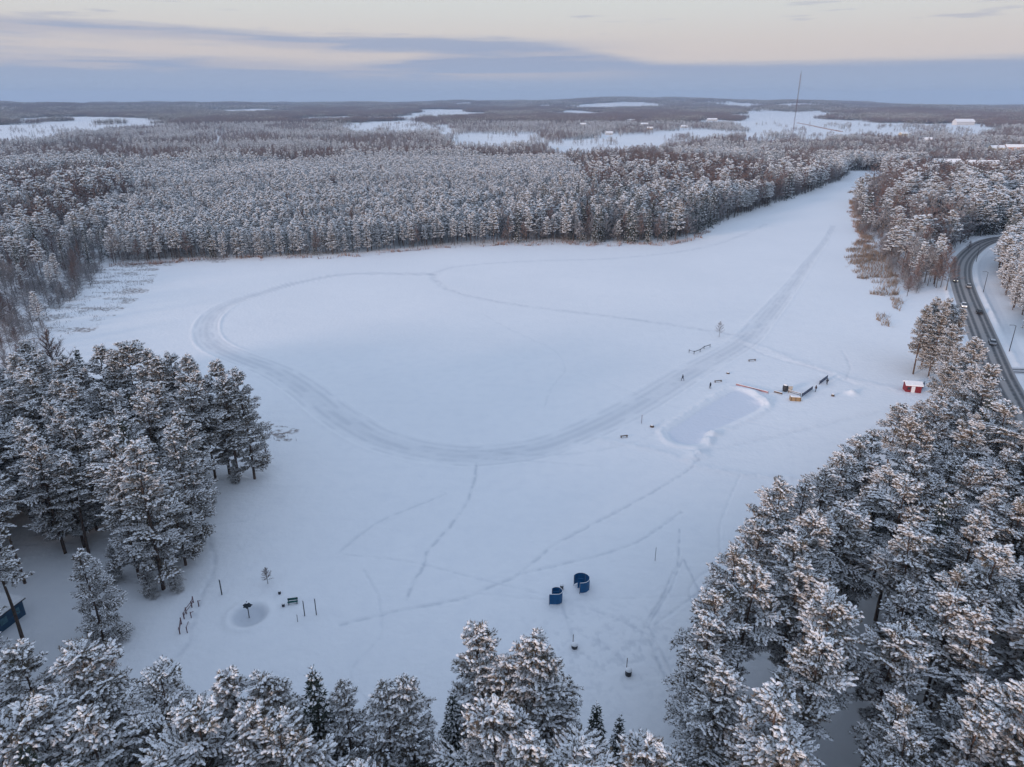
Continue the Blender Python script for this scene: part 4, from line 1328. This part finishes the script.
p_bush = proto_coll("bush_meshes", make_bare, [201, 202, 203], [TWIG, TWIG, BIRCHBARK], "bush", lod=1, spread=0.6, low=0.05)
p_rbush = proto_coll("frosted_bush_meshes", make_bare, [211, 212, 213], [RIME, RIME, BIRCHBARK], "bush", lod=1, spread=0.6, low=0.05)
thicket("frosted_thicket", [poly([(500, 242), (640, 241.5), (690, 238), (704, 228), (745, 212), (790, 197), (822, 186), (844, 178), (838, 172), (780, 190), (730, 208), (690, 225), (640, 236), (500, 238)]),
                            SCRUB_L, poly([(110, 262), (330, 254), (330, 251), (120, 258)]), poly([(810, 188), (845, 176), (832, 170), (800, 182)]), SCRUB],
        p_rbush, 3.6, (3.0, 6.0), "pale frosted bushes fringing the lake", 3)
thicket("brown_thicket", [SCRUB, poly([(0, 300), (20, 300), (14, 350), (0, 350)])],
        p_bush, 5.2, (2.5, 6.0), "brown leafless bushes on the lake banks", 4)


# ------------------------------------------------------------------ buildings
WALLS = {'white': mat("pale_render", (0.60, 0.60, 0.60), 0.8, (0.5, (0.52, 0.52, 0.53), 0.2)), 'yellow': mat("yellow_render", (0.50, 0.42, 0.28), 0.8, (0.5, (0.42, 0.35, 0.24), 0.2)),
         'salmon': mat("salmon_render", (0.42, 0.27, 0.20), 0.8, (0.5, (0.45, 0.24, 0.16), 0.2)), 'grey': mat("grey_render", (0.26, 0.28, 0.31), 0.8, (0.5, (0.2, 0.22, 0.25), 0.2))}
BL = ["white house at the near edge of the long snowfield, below the village", "pale house with snowy roof left of the village", "white two-storey house in the distant village centre", "yellowish house in front of the village centre",
      "white village house right of the centre by the snowfield", "long white building at the right end of the distant village", "long yellow building at the back of the village", "huge white hall beyond the far field on the right",
      "large salmon-walled building with snowy roof at the right picture edge", "low grey building under snow in the right-hand woods", "long low yellow building under snow right of the grey one", "small white house below the salmon building at right edge",
      "small yellow house at the right end of the great snowfield", "small white house in the trees below the distant hall", "white house near the road bend, half hidden by trees", "long white farm building near the horizon on the left",
      "yellow house left of the salmon-walled building"]
for (px, py, w, d_, h, rot, wl, rk, rad), lab in zip(BUILD, BL):
    p = at(px, py); p[2] = hills(p[0], p[1]) - 0.1
    t = thing("house" if w < 26 else "building", lab, "house" if w < 26 else "building", p, R(rot))
    a = Acc(); a.box((0, 0, h / 2), (w, d_, h))
    rh = d_ * 0.32
    for sx in (-1, 1):   # gables
        a.add([(sx * w / 2, -d_ / 2, h), (sx * w / 2, d_ / 2, h), (sx * w / 2, 0, h + rh)], [(0, 1, 2)])
    wall = part("wall", a, WALLS[wl], t)
    a = Acc(); ov = 0.5; th = 0.5
    for sy in (-1, 1):
        v = [(-w / 2 - ov, sy * (d_ / 2 + ov), h - 0.1), (w / 2 + ov, sy * (d_ / 2 + ov), h - 0.1), (w / 2 + ov, 0, h + rh + 0.15), (-w / 2 - ov, 0, h + rh + 0.15)]
        v2 = [(x_, y_, z_ + th) for x_, y_, z_ in v]
        a.quads(v + v2, [(0, 1, 2, 3), (4, 5, 6, 7), (0, 1, 5, 4), (1, 2, 6, 5), (3, 0, 4, 7)])
    roof = part("roof", a, SNOW, t)
    a = Acc(); a.box((w * 0.2, d_ * 0.1, h + rh + 0.6), (0.9, 0.9, 1.8)); part("chimney", a, RED if wl != 'grey' else DARK, roof)
    nw = max(2, int(w / 4))
    for i in range(nw):
        xx = -w / 2 + (i + 0.5) * w / nw
        fr = None
        for zz_ in ([h * 0.3, h * 0.72] if h > 5.5 else [h * 0.5]):
            a = Acc(); a.box((xx, -d_ / 2 - 0.03, zz_), (1.3, 0.08, 1.3)); part("window", a, GLASS, wall)
    a = Acc(); a.box((w * 0.08, -d_ / 2 - 0.05, 1.05), (1.1, 0.1, 2.1)); part("door", a, WOOD, t)

# mast
mp = at(792, 139.5); mp[2] = 0
t = thing("radio_mast", "tall thin guyed radio mast rising above the horizon from the snowfield edge", "radio mast", mp)
MH = 124.0
for (z0, z1) in [(0, MH)]:
    a = Acc()
    hw = 1.0
    for k3 in range(3):
        an = k3 * 2.094
        a.tube(np.array([(hw * math.cos(an), hw * math.sin(an), 0), (hw * math.cos(an), hw * math.sin(an), MH)]), 0.16, 4)
    for i in range(int(MH / 3)):
        for k3 in range(3):
            a0, a1 = k3 * 2.094, (k3 + 1) * 2.094
            a.tube(np.array([(hw * math.cos(a0), hw * math.sin(a0), i * 3), (hw * math.cos(a1), hw * math.sin(a1), i * 3 + 3)]), 0.09, 3, cap=False)
    part("lattice", a, mat("mast_paint", (0.12, 0.10, 0.11), 0.6, (0.03, (0.20, 0.09, 0.08), 0.1)), t)
for zz_ in (MH * 0.35, MH * 0.68, MH * 0.97):
    for k3 in range(3):
        an = k3 * 2.094 + 0.5
        a = Acc(); a.tube(np.array([(0, 0, zz_), (zz_ * 0.55 * math.cos(an), zz_ * 0.55 * math.sin(an), 0)]), 0.035, 3); part("guy_wire", a, STEEL, t)
a = Acc(); a.lathe([(0.0, MH - 0.2), (0.35, MH), (0.3, MH + 5), (0.0, MH + 6)], 6); part("antenna", a, DARK, t)

# hedge of rusty scrub across the great field
hp = spline(poly([(797, 123), (812, 126), (826, 129), (842, 132)]), 6)
a = Acc(); gg = np.random.default_rng(9); V = []
for i in range(len(hp) - 1):
    for j in range(60):
        q = hp[i] + (hp[i + 1] - hp[i]) * gg.random() + gg.normal(size=2) * 1.2
        hgt = gg.uniform(1.2, 3.0); V += [(q[0] - 0.5, q[1], 0), (q[0] + 0.5, q[1], 0), (q[0] + gg.normal() * 0.5, q[1], hgt)]
a.add(np.array(V), np.arange(len(V)).reshape(-1, 3))
tag(link("hedge", a.mesh("hedge", [RUSTREED])), "thin rusty hedge line crossing the great snowfield below the mast", "hedge")


# ------------------------------------------------------------------ beach and rink objects
def cabin(px, py, rz, label, back=1.0, tail=-1.0):
    """open-topped changing cabin: a curled wall of blue sheet on posts"""
    p = gp(px, py)
    t = thing("changing_cabin", label, "changing cabin", p, rz, "blue changing cabins on the beach")
    Rr = 1.05 * back; H = 1.95
    path = [(tail, -Rr), (tail * 0.4, -Rr)]
    for i in range(19):
        an = -math.pi / 2 + i / 18 * math.pi * 1.28
        path.append((Rr * math.cos(an), Rr * math.sin(an)))
    path = np.array(path)
    a = Acc(); T = np.gradient(path, axis=0); T /= np.linalg.norm(T, axis=1)[:, None]; Nn = np.column_stack([T[:, 1], -T[:, 0]])
    k = len(path); V = []
    for off, z in ((0.025, 0.18), (0.025, H), (-0.025, H), (-0.025, 0.18)):
        V += [(*(path[i] + Nn[i] * off), z) for i in range(k)]
    q = [(r_ * k + i, r_ * k + i + 1, ((r_ + 1) % 4) * k + i + 1, ((r_ + 1) % 4) * k + i) for r_ in range(4) for i in range(k - 1)]
    a.quads(V, q, 0, False); a.quads(V, [(0, k, 2 * k, 3 * k), (k - 1, 2 * k - 1, 3 * k - 1, 4 * k - 1)])
    part("wall", a, BLUE, t)
    a = Acc(); a.tube(np.array([(*q_, H + 0.05) for q_ in path]), 0.05, 5); part("snow_rim", a, SNOW, t)
    # inner partition
    a = Acc(); a.box((-0.15, -0.12, (H + 0.2) / 2), (0.9, 0.05, H - 0.2)); part("partition", a, BLUE, t)
    for i in (0, 7, 13, 20):
        a = Acc(); a.tube(np.array([(*path[i], -0.3), (*path[i], H + 0.02)]), 0.045, 6); part("post", a, STEEL, t)
    a = Acc(); a.box((0.35, 0.35, 0.42), (0.8, 0.3, 0.05)); a.box((0.35, 0.35, 0.48), (0.78, 0.28, 0.08), 1); part("bench_seat", a, [WOOD, SNOW], t)
    return t


cabin(556.5, 601.5, R(0), "left blue changing cabin, narrower, beside the small bin", 0.82, -1.15)
cabin(581, 588.5, R(5), "right blue changing cabin, wider and farther from the trees", 1.22, -0.45)


def bin_(px, py, label, post=0.0, r=0.26, h=0.8):
    t = thing("litter_bin", label, "litter bin", gp(px, py), 0.3)
    a = Acc(); a.lathe([(r * 0.8, -0.1), (r, 0.05), (r * 1.05, h * 0.9), (r * 1.12, h), (r * 0.9, h)], 12); part("drum", a, DARK, t)
    a = Acc(); a.lathe([(r * 1.1, h), (r * 1.05, h + 0.12), (r * 0.6, h + 0.26), (0.01, h + 0.3)], 12); part("snow_cap", a, SNOW, t)
    if post:
        a = Acc(); a.tube(np.array([(0.0, r * 1.4, -0.3), (0.0, r * 1.4, post)]), 0.05, 6); part("post", a, WOOD, t)
    return t


bin_(561.7, 589.5, "small dark bin just behind the left blue cabin")
bin_(574.5, 648, "dark squat drum with thin post nearest the broad bottom-row pine", post=1.8, r=0.42, h=0.55)
bin_(628.3, 675, "dark snow-capped drum with thin post, on the trampled beach", post=2.3, r=0.42, h=0.8)


def pole(px, py, h, label, r=0.05, m=None, name="post", cat="post", cross=None):
    t = thing(name, label, cat, gp(px, py))
    a = Acc(); a.tube(np.array([(0, 0, -0.3), (0, 0, h)]), r, 7); part("shaft", a, m or DARK, t)
    a = Acc(); a.lathe([(r * 1.3, h), (r * 1.6, h + 0.06), (0.005, h + 0.14)], 7); part("snow_cap", a, SNOW, t)
    if cross:
        a = Acc(); a.tube(np.array([(-cross / 2, 0, h * 0.92), (cross / 2, 0, h * 0.92)]), r * 0.8, 5); part("crossbar", a, m or DARK, t)
    return t


pole(655, 561, 2.6, "thin grey post standing alone right of the cabins", 0.05, STEEL)
pole(304.8, 616, 2.7, "left one of the two dark net posts right of the green bench", 0.07)
pole(316.5, 615, 2.9, "right one of the two dark net posts, with a scrub shadow", 0.07)
pole(297.8, 622, 1.3, "low thin stake left of the two net posts", 0.04)
pole(222, 595, 2.8, "lone dark post above the rail fence", 0.09)
pole(641.5, 423.5, 2.2, "thin red-brown stake on the snow left of the rink", 0.06, PURPLEWOOD)
# green bench
t = thing("bench", "green bench part buried in snow beside the net posts", "bench", gp(293, 604), R(12))
a = Acc(); [a.box((0, -0.16 + 0.11 * i, 0.42), (1.5, 0.09, 0.04)) for i in range(4)]; part("seat", a, GREEN, t)
a = Acc(); [a.box((0, 0.26, 0.58 + 0.14 * i), (1.5, 0.04, 0.11)) for i in range(3)]; part("backrest", a, GREEN, t)
a = Acc(); a.box((0, 0.27, 1.0), (1.45, 0.08, 0.05)); part("snow_cap", a, SNOW, t)
for sx in (-0.6, 0.6):
    a = Acc(); a.box((sx, 0, 0.2), (0.07, 0.4, 0.42)); a.box((sx, 0.24, 0.5), (0.07, 0.06, 0.98)); part("leg", a, DARK, t)
for px, py, lab in ((279.7, 594, "dark round bollard left above the green bench"), (283.5, 606.5, "dark round bollard nearest the green bench's left end"), (76, 652, "tiny dark stump on the snow below the bushy pine")):
    t = thing("bollard", lab, "bollard", gp(px, py))
    a = Acc(); a.lathe([(0.2, -0.1), (0.22, 0.3), (0.2, 0.5), (0.0, 0.55)], 9); part("body", a, DARK, t)
    a = Acc(); a.lathe([(0.2, 0.5), (0.17, 0.6), (0.0, 0.66)], 9); part("snow_cap", a, SNOW, t)
# parasol (bare beach shade) in its trodden hollow
t = thing("beach_parasol", "small dark beach parasol standing in a trodden hollow greyed to stand for shade", "parasol", gp(249, 616))
a = Acc(); a.tube(np.array([(0, 0, -0.3), (0.02, 0, 2.3), (0, 0, 2.95)]), 0.07, 7); part("pole", a, DARK, t)
a = Acc(); rnd = random.Random(2)
pr = [(1.0 if i % 2 else 0.72) * rnd.uniform(0.8, 1.0) for i in range(14)]
V = [(0, 0, 2.8)] + [(0.78 * q * math.cos(i * 0.449), 0.78 * q * math.sin(i * 0.449), 2.28 - 0.2 * rnd.random()) for i, q in enumerate(pr)] + [(0, 0, 2.3)]
a.add(V, [(0, 1 + i, 1 + (i + 1) % 14) for i in range(14)] + [(15, 1 + (i + 1) % 14, 1 + i) for i in range(14)])
part("canopy", a, mat("dark_thatch", (0.022, 0.03, 0.045), 0.9, (4.0, (0.04, 0.045, 0.05), 0.2)), t)
a = Acc(); a.lathe([(0.22, 2.70), (0.14, 2.82), (0.0, 2.88)], 8); part("snow_cap", a, SNOW, t)

# rail fence beside the left path
fp = [(193.5, 603), (192, 607.5), (186.5, 614), (184.3, 619), (181.5, 624), (180, 634)]
t0 = gp(*fp[2])
t = thing("rail_fence", "dilapidated reddish rail fence along the path left of the parasol", "fence", t0)
loc = [gp(*q) - t0 for q in fp]
for q in loc:
    a = Acc(); a.tube(np.array([q + (0, 0, -0.3), q + (0, 0, 1.15)]), 0.08, 6); part("post", a, PURPLEWOOD, t)
for i in (0, 1, 2, 4):
    if i + 1 >= len(loc): continue
    for zz_ in (0.55, 1.0):
        a = Acc(); a.tube(np.array([loc[i] + (0, 0, zz_), loc[i + 1] + (0, 0, zz_ - 0.1)]), 0.05, 5); part("rail", a, PURPLEWOOD, t)
side = np.array([0.9, 0.3, 0])
for i in (0, 2, 4):
    a = Acc(); a.tube(np.array([loc[i] + side + (0, 0, 0.2), loc[i + 1] + side + (0, 0, 0.9)]), 0.05, 5); part("rail", a, PURPLEWOOD, t)
    a = Acc(); a.tube(np.array([loc[i + 1] + side + (0, 0, -0.3), loc[i + 1] + side + (0, 0, 1.0)]), 0.07, 6); part("post", a, PURPLEWOOD, t)

# blue kiosk at the left edge
kp = at(3, 622)
t = thing("kiosk", "blue-walled kiosk with snow-covered roof at the left picture edge", "kiosk", (kp[0], kp[1], 0), R(-14))
a = Acc(); a.box((-1.0, 0, 1.3), (5.6, 4.4, 2.6)); wall = part("wall", a, mat("kiosk_blue", (0.03, 0.085, 0.16), 0.6, (2.0, (0.02, 0.06, 0.11), 0.2)), t)
a = Acc(); a.box((-1.0, 0, 2.68), (6.3, 5.1, 0.14)); roof = part("roof", a, DARK, t)
a = Acc(); a.box((-1.0, 0, 2.92), (6.2, 5.0, 0.36), taper=0.95); part("snow_cap", a, SNOW, roof)
for yy in (-1.1, 0.9):
    a = Acc(); a.box((1.82, yy, 1.45), (0.06, 1.1, 1.0)); part("window", a, mat("kiosk_window", (0.10, 0.22, 0.28), 0.3, (2, (0.05, 0.12, 0.16), 0.2)), wall)
a = Acc(); a.box((-0.6, -2.22, 1.0), (0.95, 0.06, 2.0)); part("door", a, DARK, t)

# red hut
p = gp(911.5, 391)
t = thing("hut", "small red hut with white door and snow roof behind the right wood's edge", "hut", p, R(-12))
a = Acc(); a.box((0, 0, 0.95), (3.7, 2.6, 1.9)); wall = part("wall", a, RED, t)
a = Acc(); a.box((-0.15, -1.32, 0.85), (0.9, 0.06, 1.7)); part("door", a, WHITE, t)
a = Acc(); a.box((-1.2, -1.32, 1.1), (0.7, 0.06, 0.7)); part("window", a, GLASS, wall)
a = Acc()
for sy in (-1, 1):
    v = [(-2.1, sy * 1.55, 1.85), (2.1, sy * 1.55, 1.85), (2.1, 0, 2.45), (-2.1, 0, 2.45)]; v2 = [(x_, y_, z_ + 0.3) for x_, y_, z_ in v]
    a.quads(v + v2, [(0, 1, 2, 3), (4, 5, 6, 7), (0, 1, 5, 4), (1, 2, 6, 5), (3, 0, 4, 7)])
part("roof", a, SNOW, t)
t = thing("board_fence", "dark board screen slanting away from the red hut's right side", "fence", gp(921, 390), R(48))
a = Acc()
for i in range(12): a.box((i * 0.26, 0, 0.75), (0.24, 0.05, 1.5 + 0.05 * (i % 2)))
part("boards", a, DARKBLUE, t)
for sx in (0.1, 1.5, 2.9):
    a = Acc(); a.box((sx, 0.08, 0.7), (0.1, 0.1, 1.9)); part("post", a, DARK, t)


# rink side barriers
def barrier(p0, p1, h, name, label, m, boards=True, gap=2.0, cat="barrier"):
    A, B = gp(*p0), gp(*p1)
    L_ = np.linalg.norm((B - A)[:2]); rz = math.atan2(B[1] - A[1], B[0] - A[0])
    t = thing(name, label, cat, A, rz)
    a = Acc()
    if boards: a.box((L_ / 2, 0, h / 2 + 0.05), (L_, 0.06, h - 0.1))
    else:
        for zz_ in (h * 0.45, h * 0.9): a.box((L_ / 2, 0, zz_), (L_, 0.07, 0.14))
    part("panel" if boards else "rail", a, m, t)
    n = max(2, int(L_ / gap) + 1)
    for i in range(n):
        a = Acc(); a.box((L_ * i / (n - 1), 0.07, h / 2 - 0.1), (0.09, 0.09, h + 0.2)); part("post", a, DARK if boards else WOOD, t)
    a = Acc(); a.box((L_ / 2, 0, h + 0.03), (L_, 0.12, 0.07)); part("snow_cap", a, SNOW, t)
    return t


barrier((802, 397), (812.5, 389.5), 1.1, "board_barrier", "dark blue board barrier right of the yellow crate", DARKBLUE)
barrier((819.5, 384.5), (827.5, 378.5), 1.2, "board_barrier", "dark board barrier farthest right above the rink", DARKBLUE)
barrier((788, 393), (800, 396.5), 0.9, "rail_fence", "brown rail fence between the barrel and the blue barrier", WOOD, False)
barrier((736, 385.5), (768, 393.5), 0.55, "low_barrier", "long low reddish barrier behind the rink's upper end", mat("faded_red", (0.33, 0.16, 0.17), 0.8, (1.0, (0.42, 0.26, 0.27), 0.2)), True, 3.0)
barrier((774, 392.5), (782, 394.5), 0.5, "low_barrier", "short dark low barrier left of the barrel", WOOD, True, 2.0)
t = thing("crate", "yellow wooden crate heaped with snow by the rink fences", "crate", gp(795, 400), R(-10))
a = Acc(); a.box((0, 0, 0.5), (2.6, 1.3, 1.0)); part("body", a, NEWWOOD, t)
for sx in (-1.1, 0, 1.1):
    a = Acc(); a.box((sx, -0.68, 0.5), (0.12, 0.05, 1.0)); part("batten", a, WOOD, t)
a = Acc(); a.box((0, 0, 1.08), (2.4, 1.1, 0.16), taper=0.8); part("snow_cap", a, SNOW, t)
t = thing("barrel", "dark upright barrel with pale board beside it, above the rink", "barrel", gp(785, 391))
a = Acc(); a.lathe([(0.6, 0), (0.72, 0.6), (0.72, 1.1), (0.6, 1.7), (0, 1.7)], 12); part("drum", a, DARK, t)
a = Acc(); a.box((1.2, -0.3, 0.7), (1.1, 0.1, 1.5)); part("board", a, mat("pale_board", (0.55, 0.5, 0.42), 0.7, (2, (0.45, 0.4, 0.33), 0.2)), t)
a = Acc(); a.lathe([(0.6, 1.7), (0.5, 1.85), (0, 1.95)], 12); part("snow_cap", a, SNOW, t)
for px, py, w, lab in ((718, 382, 2.2, "dark low bench on the snow above the rink"), (752, 361, 2.4, "low bench by the ski loop right of the frosted bush"), (624, 437.5, 1.8, "small dark plank bench left of the rink")):
    t = thing("bench", lab, "bench", gp(px, py), R(15))
    a = Acc(); a.box((0, 0, 0.45), (w, 0.4, 0.06)); part("seat", a, WOOD, t)
    for sx in (-w / 2 + 0.2, w / 2 - 0.2):
        a = Acc(); a.box((sx, 0, 0.2), (0.1, 0.36, 0.45)); part("leg", a, WOOD, t)
A = gp(689, 352.5)
t = thing("rope_line", "sagging dark rope line on short stakes left of the frosted bush", "rope line", A)
rp = [gp(*q) - A for q in ((689, 352.5), (694, 354), (700, 352), (704, 349), (710, 347))]
for q in rp:
    a = Acc(); a.tube(np.array([q + (0, 0, -0.2), q + (0, 0, 1.0)]), 0.09, 5); part("stake", a, DARK, t)
a = Acc(); a.tube(np.array([q + (0, 0, 0.75) for q in rp]), 0.10, 5); part("rope", a, DARK, t)


# ------------------------------------------------------------------ people (tiny, on the lake)
def person(px, py, label, coat, trousers, stride=0.2, rz=0.0, arm=0.3):
    t = thing("person", label, "person", gp(px, py), rz)
    V = [(0, 0, 0.95), (0, 0, 1.15), (0, 0, 1.38), (0, 0, 1.50), (0, 0.02, 1.62), (0, 0.03, 1.72),
         (-0.10, 0, 0.90), (-0.12, stride, 0.50), (-0.12, stride * 0.9, 0.08), (-0.12, stride * 0.9 + 0.15, 0.04),
         (0.10, 0, 0.90), (0.12, -stride, 0.50), (0.12, -stride * 1.4, 0.10), (0.12, -stride * 1.4 + 0.15, 0.04),
         (-0.20, 0, 1.40), (-0.27, -arm * 0.5, 1.15), (-0.27, arm * 0.2, 0.92), (0.20, 0, 1.40), (0.27, arm * 0.5, 1.15), (0.27, arm, 0.98)]
    E = [(0, 1), (1, 2), (2, 3), (3, 4), (4, 5), (0, 6), (6, 7), (7, 8), (8, 9), (0, 10), (10, 11), (11, 12), (12, 13), (2, 14), (14, 15), (15, 16), (2, 17), (17, 18), (18, 19)]
    RD = [0.16, 0.16, 0.18, 0.07, 0.10, 0.07, 0.11, 0.08, 0.06, 0.05, 0.11, 0.08, 0.06, 0.05, 0.09, 0.07, 0.045, 0.09, 0.07, 0.045]
    me = bpy.data.meshes.new("body"); me.from_pydata(V, E, []); me.update()
    o = link("body", me, t)
    sm = o.modifiers.new("skin", 'SKIN'); sv = me.skin_vertices[0].data
    for i, r_ in enumerate(RD): sv[i].radius = (r_, r_)
    sv[0].use_root = True
    ss = o.modifiers.new("smooth", 'SUBSURF'); ss.levels = 1; ss.render_levels = 2
    me.materials.append(trousers)
    a = Acc(); a.lathe([(0.19, 0.82), (0.215, 1.0), (0.20, 1.2), (0.225, 1.38), (0.12, 1.50)], 12); part("coat", a, coat, t)
    a = Acc(); a.lathe([(0.12, 1.64), (0.125, 1.70), (0.10, 1.79), (0.0, 1.83)], 10, c=(0, 0.03, 0)); part("hat", a, coat, t)
    return t


CO = mat("dark_coat", (0.03, 0.035, 0.05), 0.8, (5, (0.05, 0.055, 0.07), 0.2)); CO2 = mat("brown_coat", (0.07, 0.045, 0.05), 0.8, (5, (0.09, 0.06, 0.06), 0.2)); TR = mat("dark_trousers", (0.025, 0.025, 0.03), 0.8)
person(682.5, 380.5, "person in dark clothes walking along the ski loop", CO, TR, 0.28, R(50))
person(710, 388.5, "person in black by the rink's upper left side", CO, TR, 0.12, R(200))
person(815.5, 391.5, "person in dark coat standing at the end of the blue barrier", CO2, TR, 0.05, R(90))
person(826.8, 384.5, "small dark-clothed person below the farthest board barrier", CO, TR, 0.15, R(-30))
for px, py, r_, h_, lab in ((652, 427, 0.5, 0.5, "small dark heap of gear just left of the rink"), (728, 373.5, 0.5, 0.4, "faint dark lump on the snow above the rink"), (832.8, 396, 0.45, 0.6, "lone dark lump right of the blue barrier")):
    t = thing("stump", lab, "stump", gp(px, py)); a = Acc(); a.lathe([(r_, -0.1), (r_ * 0.9, h_ * 0.6), (r_ * 0.4, h_), (0, h_)], 8); part("wood", a, WOOD, t)
    a = Acc(); a.lathe([(r_ * 0.7, h_ * 0.85), (r_ * 0.4, h_ + 0.08), (0, h_ + 0.12)], 8); part("snow_cap", a, SNOW, t)


# ------------------------------------------------------------------ cars
def make_car(label, loc, rz, paint):
    t = thing("car", label, "car", loc, rz, "cars on the curving road")
    prof = [(-2.15, 0.35), (-2.2, 0.75), (-1.9, 0.92), (-1.2, 0.98), (1.35, 0.95), (2.0, 0.88), (2.2, 0.70), (2.15, 0.35)]
    a = Acc(); n = len(prof)
    V = [(x_, -0.86 if z_ > 0.5 else -0.80, z_) for x_, z_ in prof] + [(x_, 0.86 if z_ > 0.5 else 0.80, z_) for x_, z_ in prof]
    a.quads(V, [(i, (i + 1) % n, n + (i + 1) % n, n + i) for i in range(n)])
    a.add(V[:n], [(0, i, i + 1) for i in range(1, n - 1)]); a.add(V[n:], [(0, i, i + 1) for i in range(1, n - 1)])
    # roof
    a.quads([(-1.35, -0.62, 1.46), (0.45, -0.62, 1.46), (0.45, 0.62, 1.46), (-1.35, 0.62, 1.46), (-1.30, -0.60, 1.50), (0.4, -0.60, 1.50), (0.4, 0.60, 1.50), (-1.30, 0.60, 1.50)],
            [(4, 5, 6, 7), (0, 1, 5, 4), (1, 2, 6, 5), (2, 3, 7, 6), (3, 0, 4, 7)])
    part("body", a, paint, t)
    a = Acc()
    b_ = [(-1.95, -0.80, 0.955), (1.25, -0.80, 0.955), (1.25, 0.80, 0.955), (-1.95, 0.80, 0.955)]; tt = [(-1.36, -0.625, 1.455), (0.46, -0.625, 1.455), (0.46, 0.625, 1.455), (-1.36, 0.625, 1.455)]
    a.quads(b_ + tt, [(0, 1, 5, 4), (1, 2, 6, 5), (2, 3, 7, 6), (3, 0, 4, 7)]); part("windows", a, GLASS, t)
    for sx in (-1.35, 1.35):
        for sy in (-0.80, 0.80):
            a = Acc(); a.tube(np.array([(sx, sy - 0.1, 0.32), (sx, sy + 0.1, 0.32)]), 0.32, 12); w_ = part("wheel", a, RUBBER, t)
            a = Acc(); a.tube(np.array([(sx, sy - 0.115, 0.32), (sx, sy + 0.115, 0.32)]), 0.18, 10); part("rim", a, STEEL, w_)
    for sy in (-0.6, 0.6):
        a = Acc(); a.box((2.19, sy, 0.68), (0.06, 0.34, 0.15)); part("headlight", a, LAMP, t)
    return t


PAINTS = [mat("silver_paint", (0.45, 0.46, 0.48), 0.35, metal=0.3), mat("grey_paint", (0.16, 0.17, 0.18), 0.35, metal=0.3), mat("white_car_paint", (0.7, 0.7, 0.7), 0.35), mat("black_car_paint", (0.03, 0.03, 0.035), 0.3)]


def road_point(px, py, off):
    p = at(px, py)[:2]; i = int(np.argmin(np.hypot(*(ROAD - p).T))); i = min(max(i, 1), len(ROAD) - 2)
    T = ROAD[i + 1] - ROAD[i - 1]; T /= np.linalg.norm(T); Nn = np.array([T[1], -T[0]])
    q = ROAD[i] + Nn * off
    return (q[0], q[1], 0.065), math.atan2(T[1], T[0])


for px, py, off, flip, m, lab in ((958.6, 281, 2.4 , 0, 1, "dark grey car highest on the road, left lane before the bend"), (968.8, 288, -1.8, 1, 0, "silver car in the right lane just below the bend"),
                                  (966, 306, 2.4, 0, 2, "white car in the left lane with headlights toward the camera"), (979, 313, -1.8, 1, 3, "black car in the right lane beside the white one"),
                                  (993.7, 344, -1.8, 1, 0, "silver car lowest on the road above the side road")):
    # ribbon side: positive offset is the photograph's left lane
    l_, r_ = road_point(px, py, off if True else -off)
    qx, _, _ = project(l_[0], l_[1], 0)
    l2, r2 = road_point(px, py, -off)
    qx2, _, _ = project(l2[0], l2[1], 0)
    if abs(qx2 - px) < abs(qx - px): l_, r_ = l2, r2
    make_car(lab, l_, r_ + (0 if flip == 0 else math.pi), PAINTS[m])


def street_lamp(px, py, label, rz):
    t = thing("street_lamp", label, "street lamp", gp(px, py), rz, "street lamps along the road")
    a = Acc(); a.tube(np.array([(0, 0, -0.3), (0, 0, 5), (0, 0, 8.0)]), np.array([0.13, 0.10, 0.08]), 8); part("pole", a, DARK, t)
    a = Acc(); a.tube(np.array([(0, 0, 7.9), (-0.8, 0, 8.25), (-1.7, 0, 8.35)]), 0.06, 6); part("arm", a, DARK, t)
    a = Acc(); a.box((-2.0, 0, 8.35), (0.8, 0.28, 0.14), taper=0.7); part("lamp_head", a, STEEL, t)
    return t


street_lamp(1009, 352, "street lamp on the verge above the side road", 0.2)
street_lamp(983, 293, "street lamp on the verge right of the two upper cars", 0.1)
street_lamp(976, 262, "street lamp at the inside of the road bend", 0.0)

# ------------------------------------------------------------------ haze
HZ = mat("haze_air", (0.8, 0.85, 0.95))
HZ = bpy.data.materials.new("haze_air"); HZ.use_nodes = True
t_ = HZ.node_tree; t_.nodes.clear()
pv = t_.nodes.new("ShaderNodeVolumePrincipled"); om = t_.nodes.new("ShaderNodeOutputMaterial")
pv.inputs["Color"].default_value = (0.50, 0.70, 1.0, 1); pv.inputs["Density"].default_value = 8.0e-5; pv.inputs["Density Attribute"].default_value = ""
pv.inputs["Anisotropy"].default_value = 0.0
t_.links.new(pv.outputs[0], om.inputs["Volume"])
a = Acc(); a.box((0, 0, 115), (24400, 24400, 236))
ho = tag(link("haze", a.mesh("haze", [HZ])), kind="stuff")
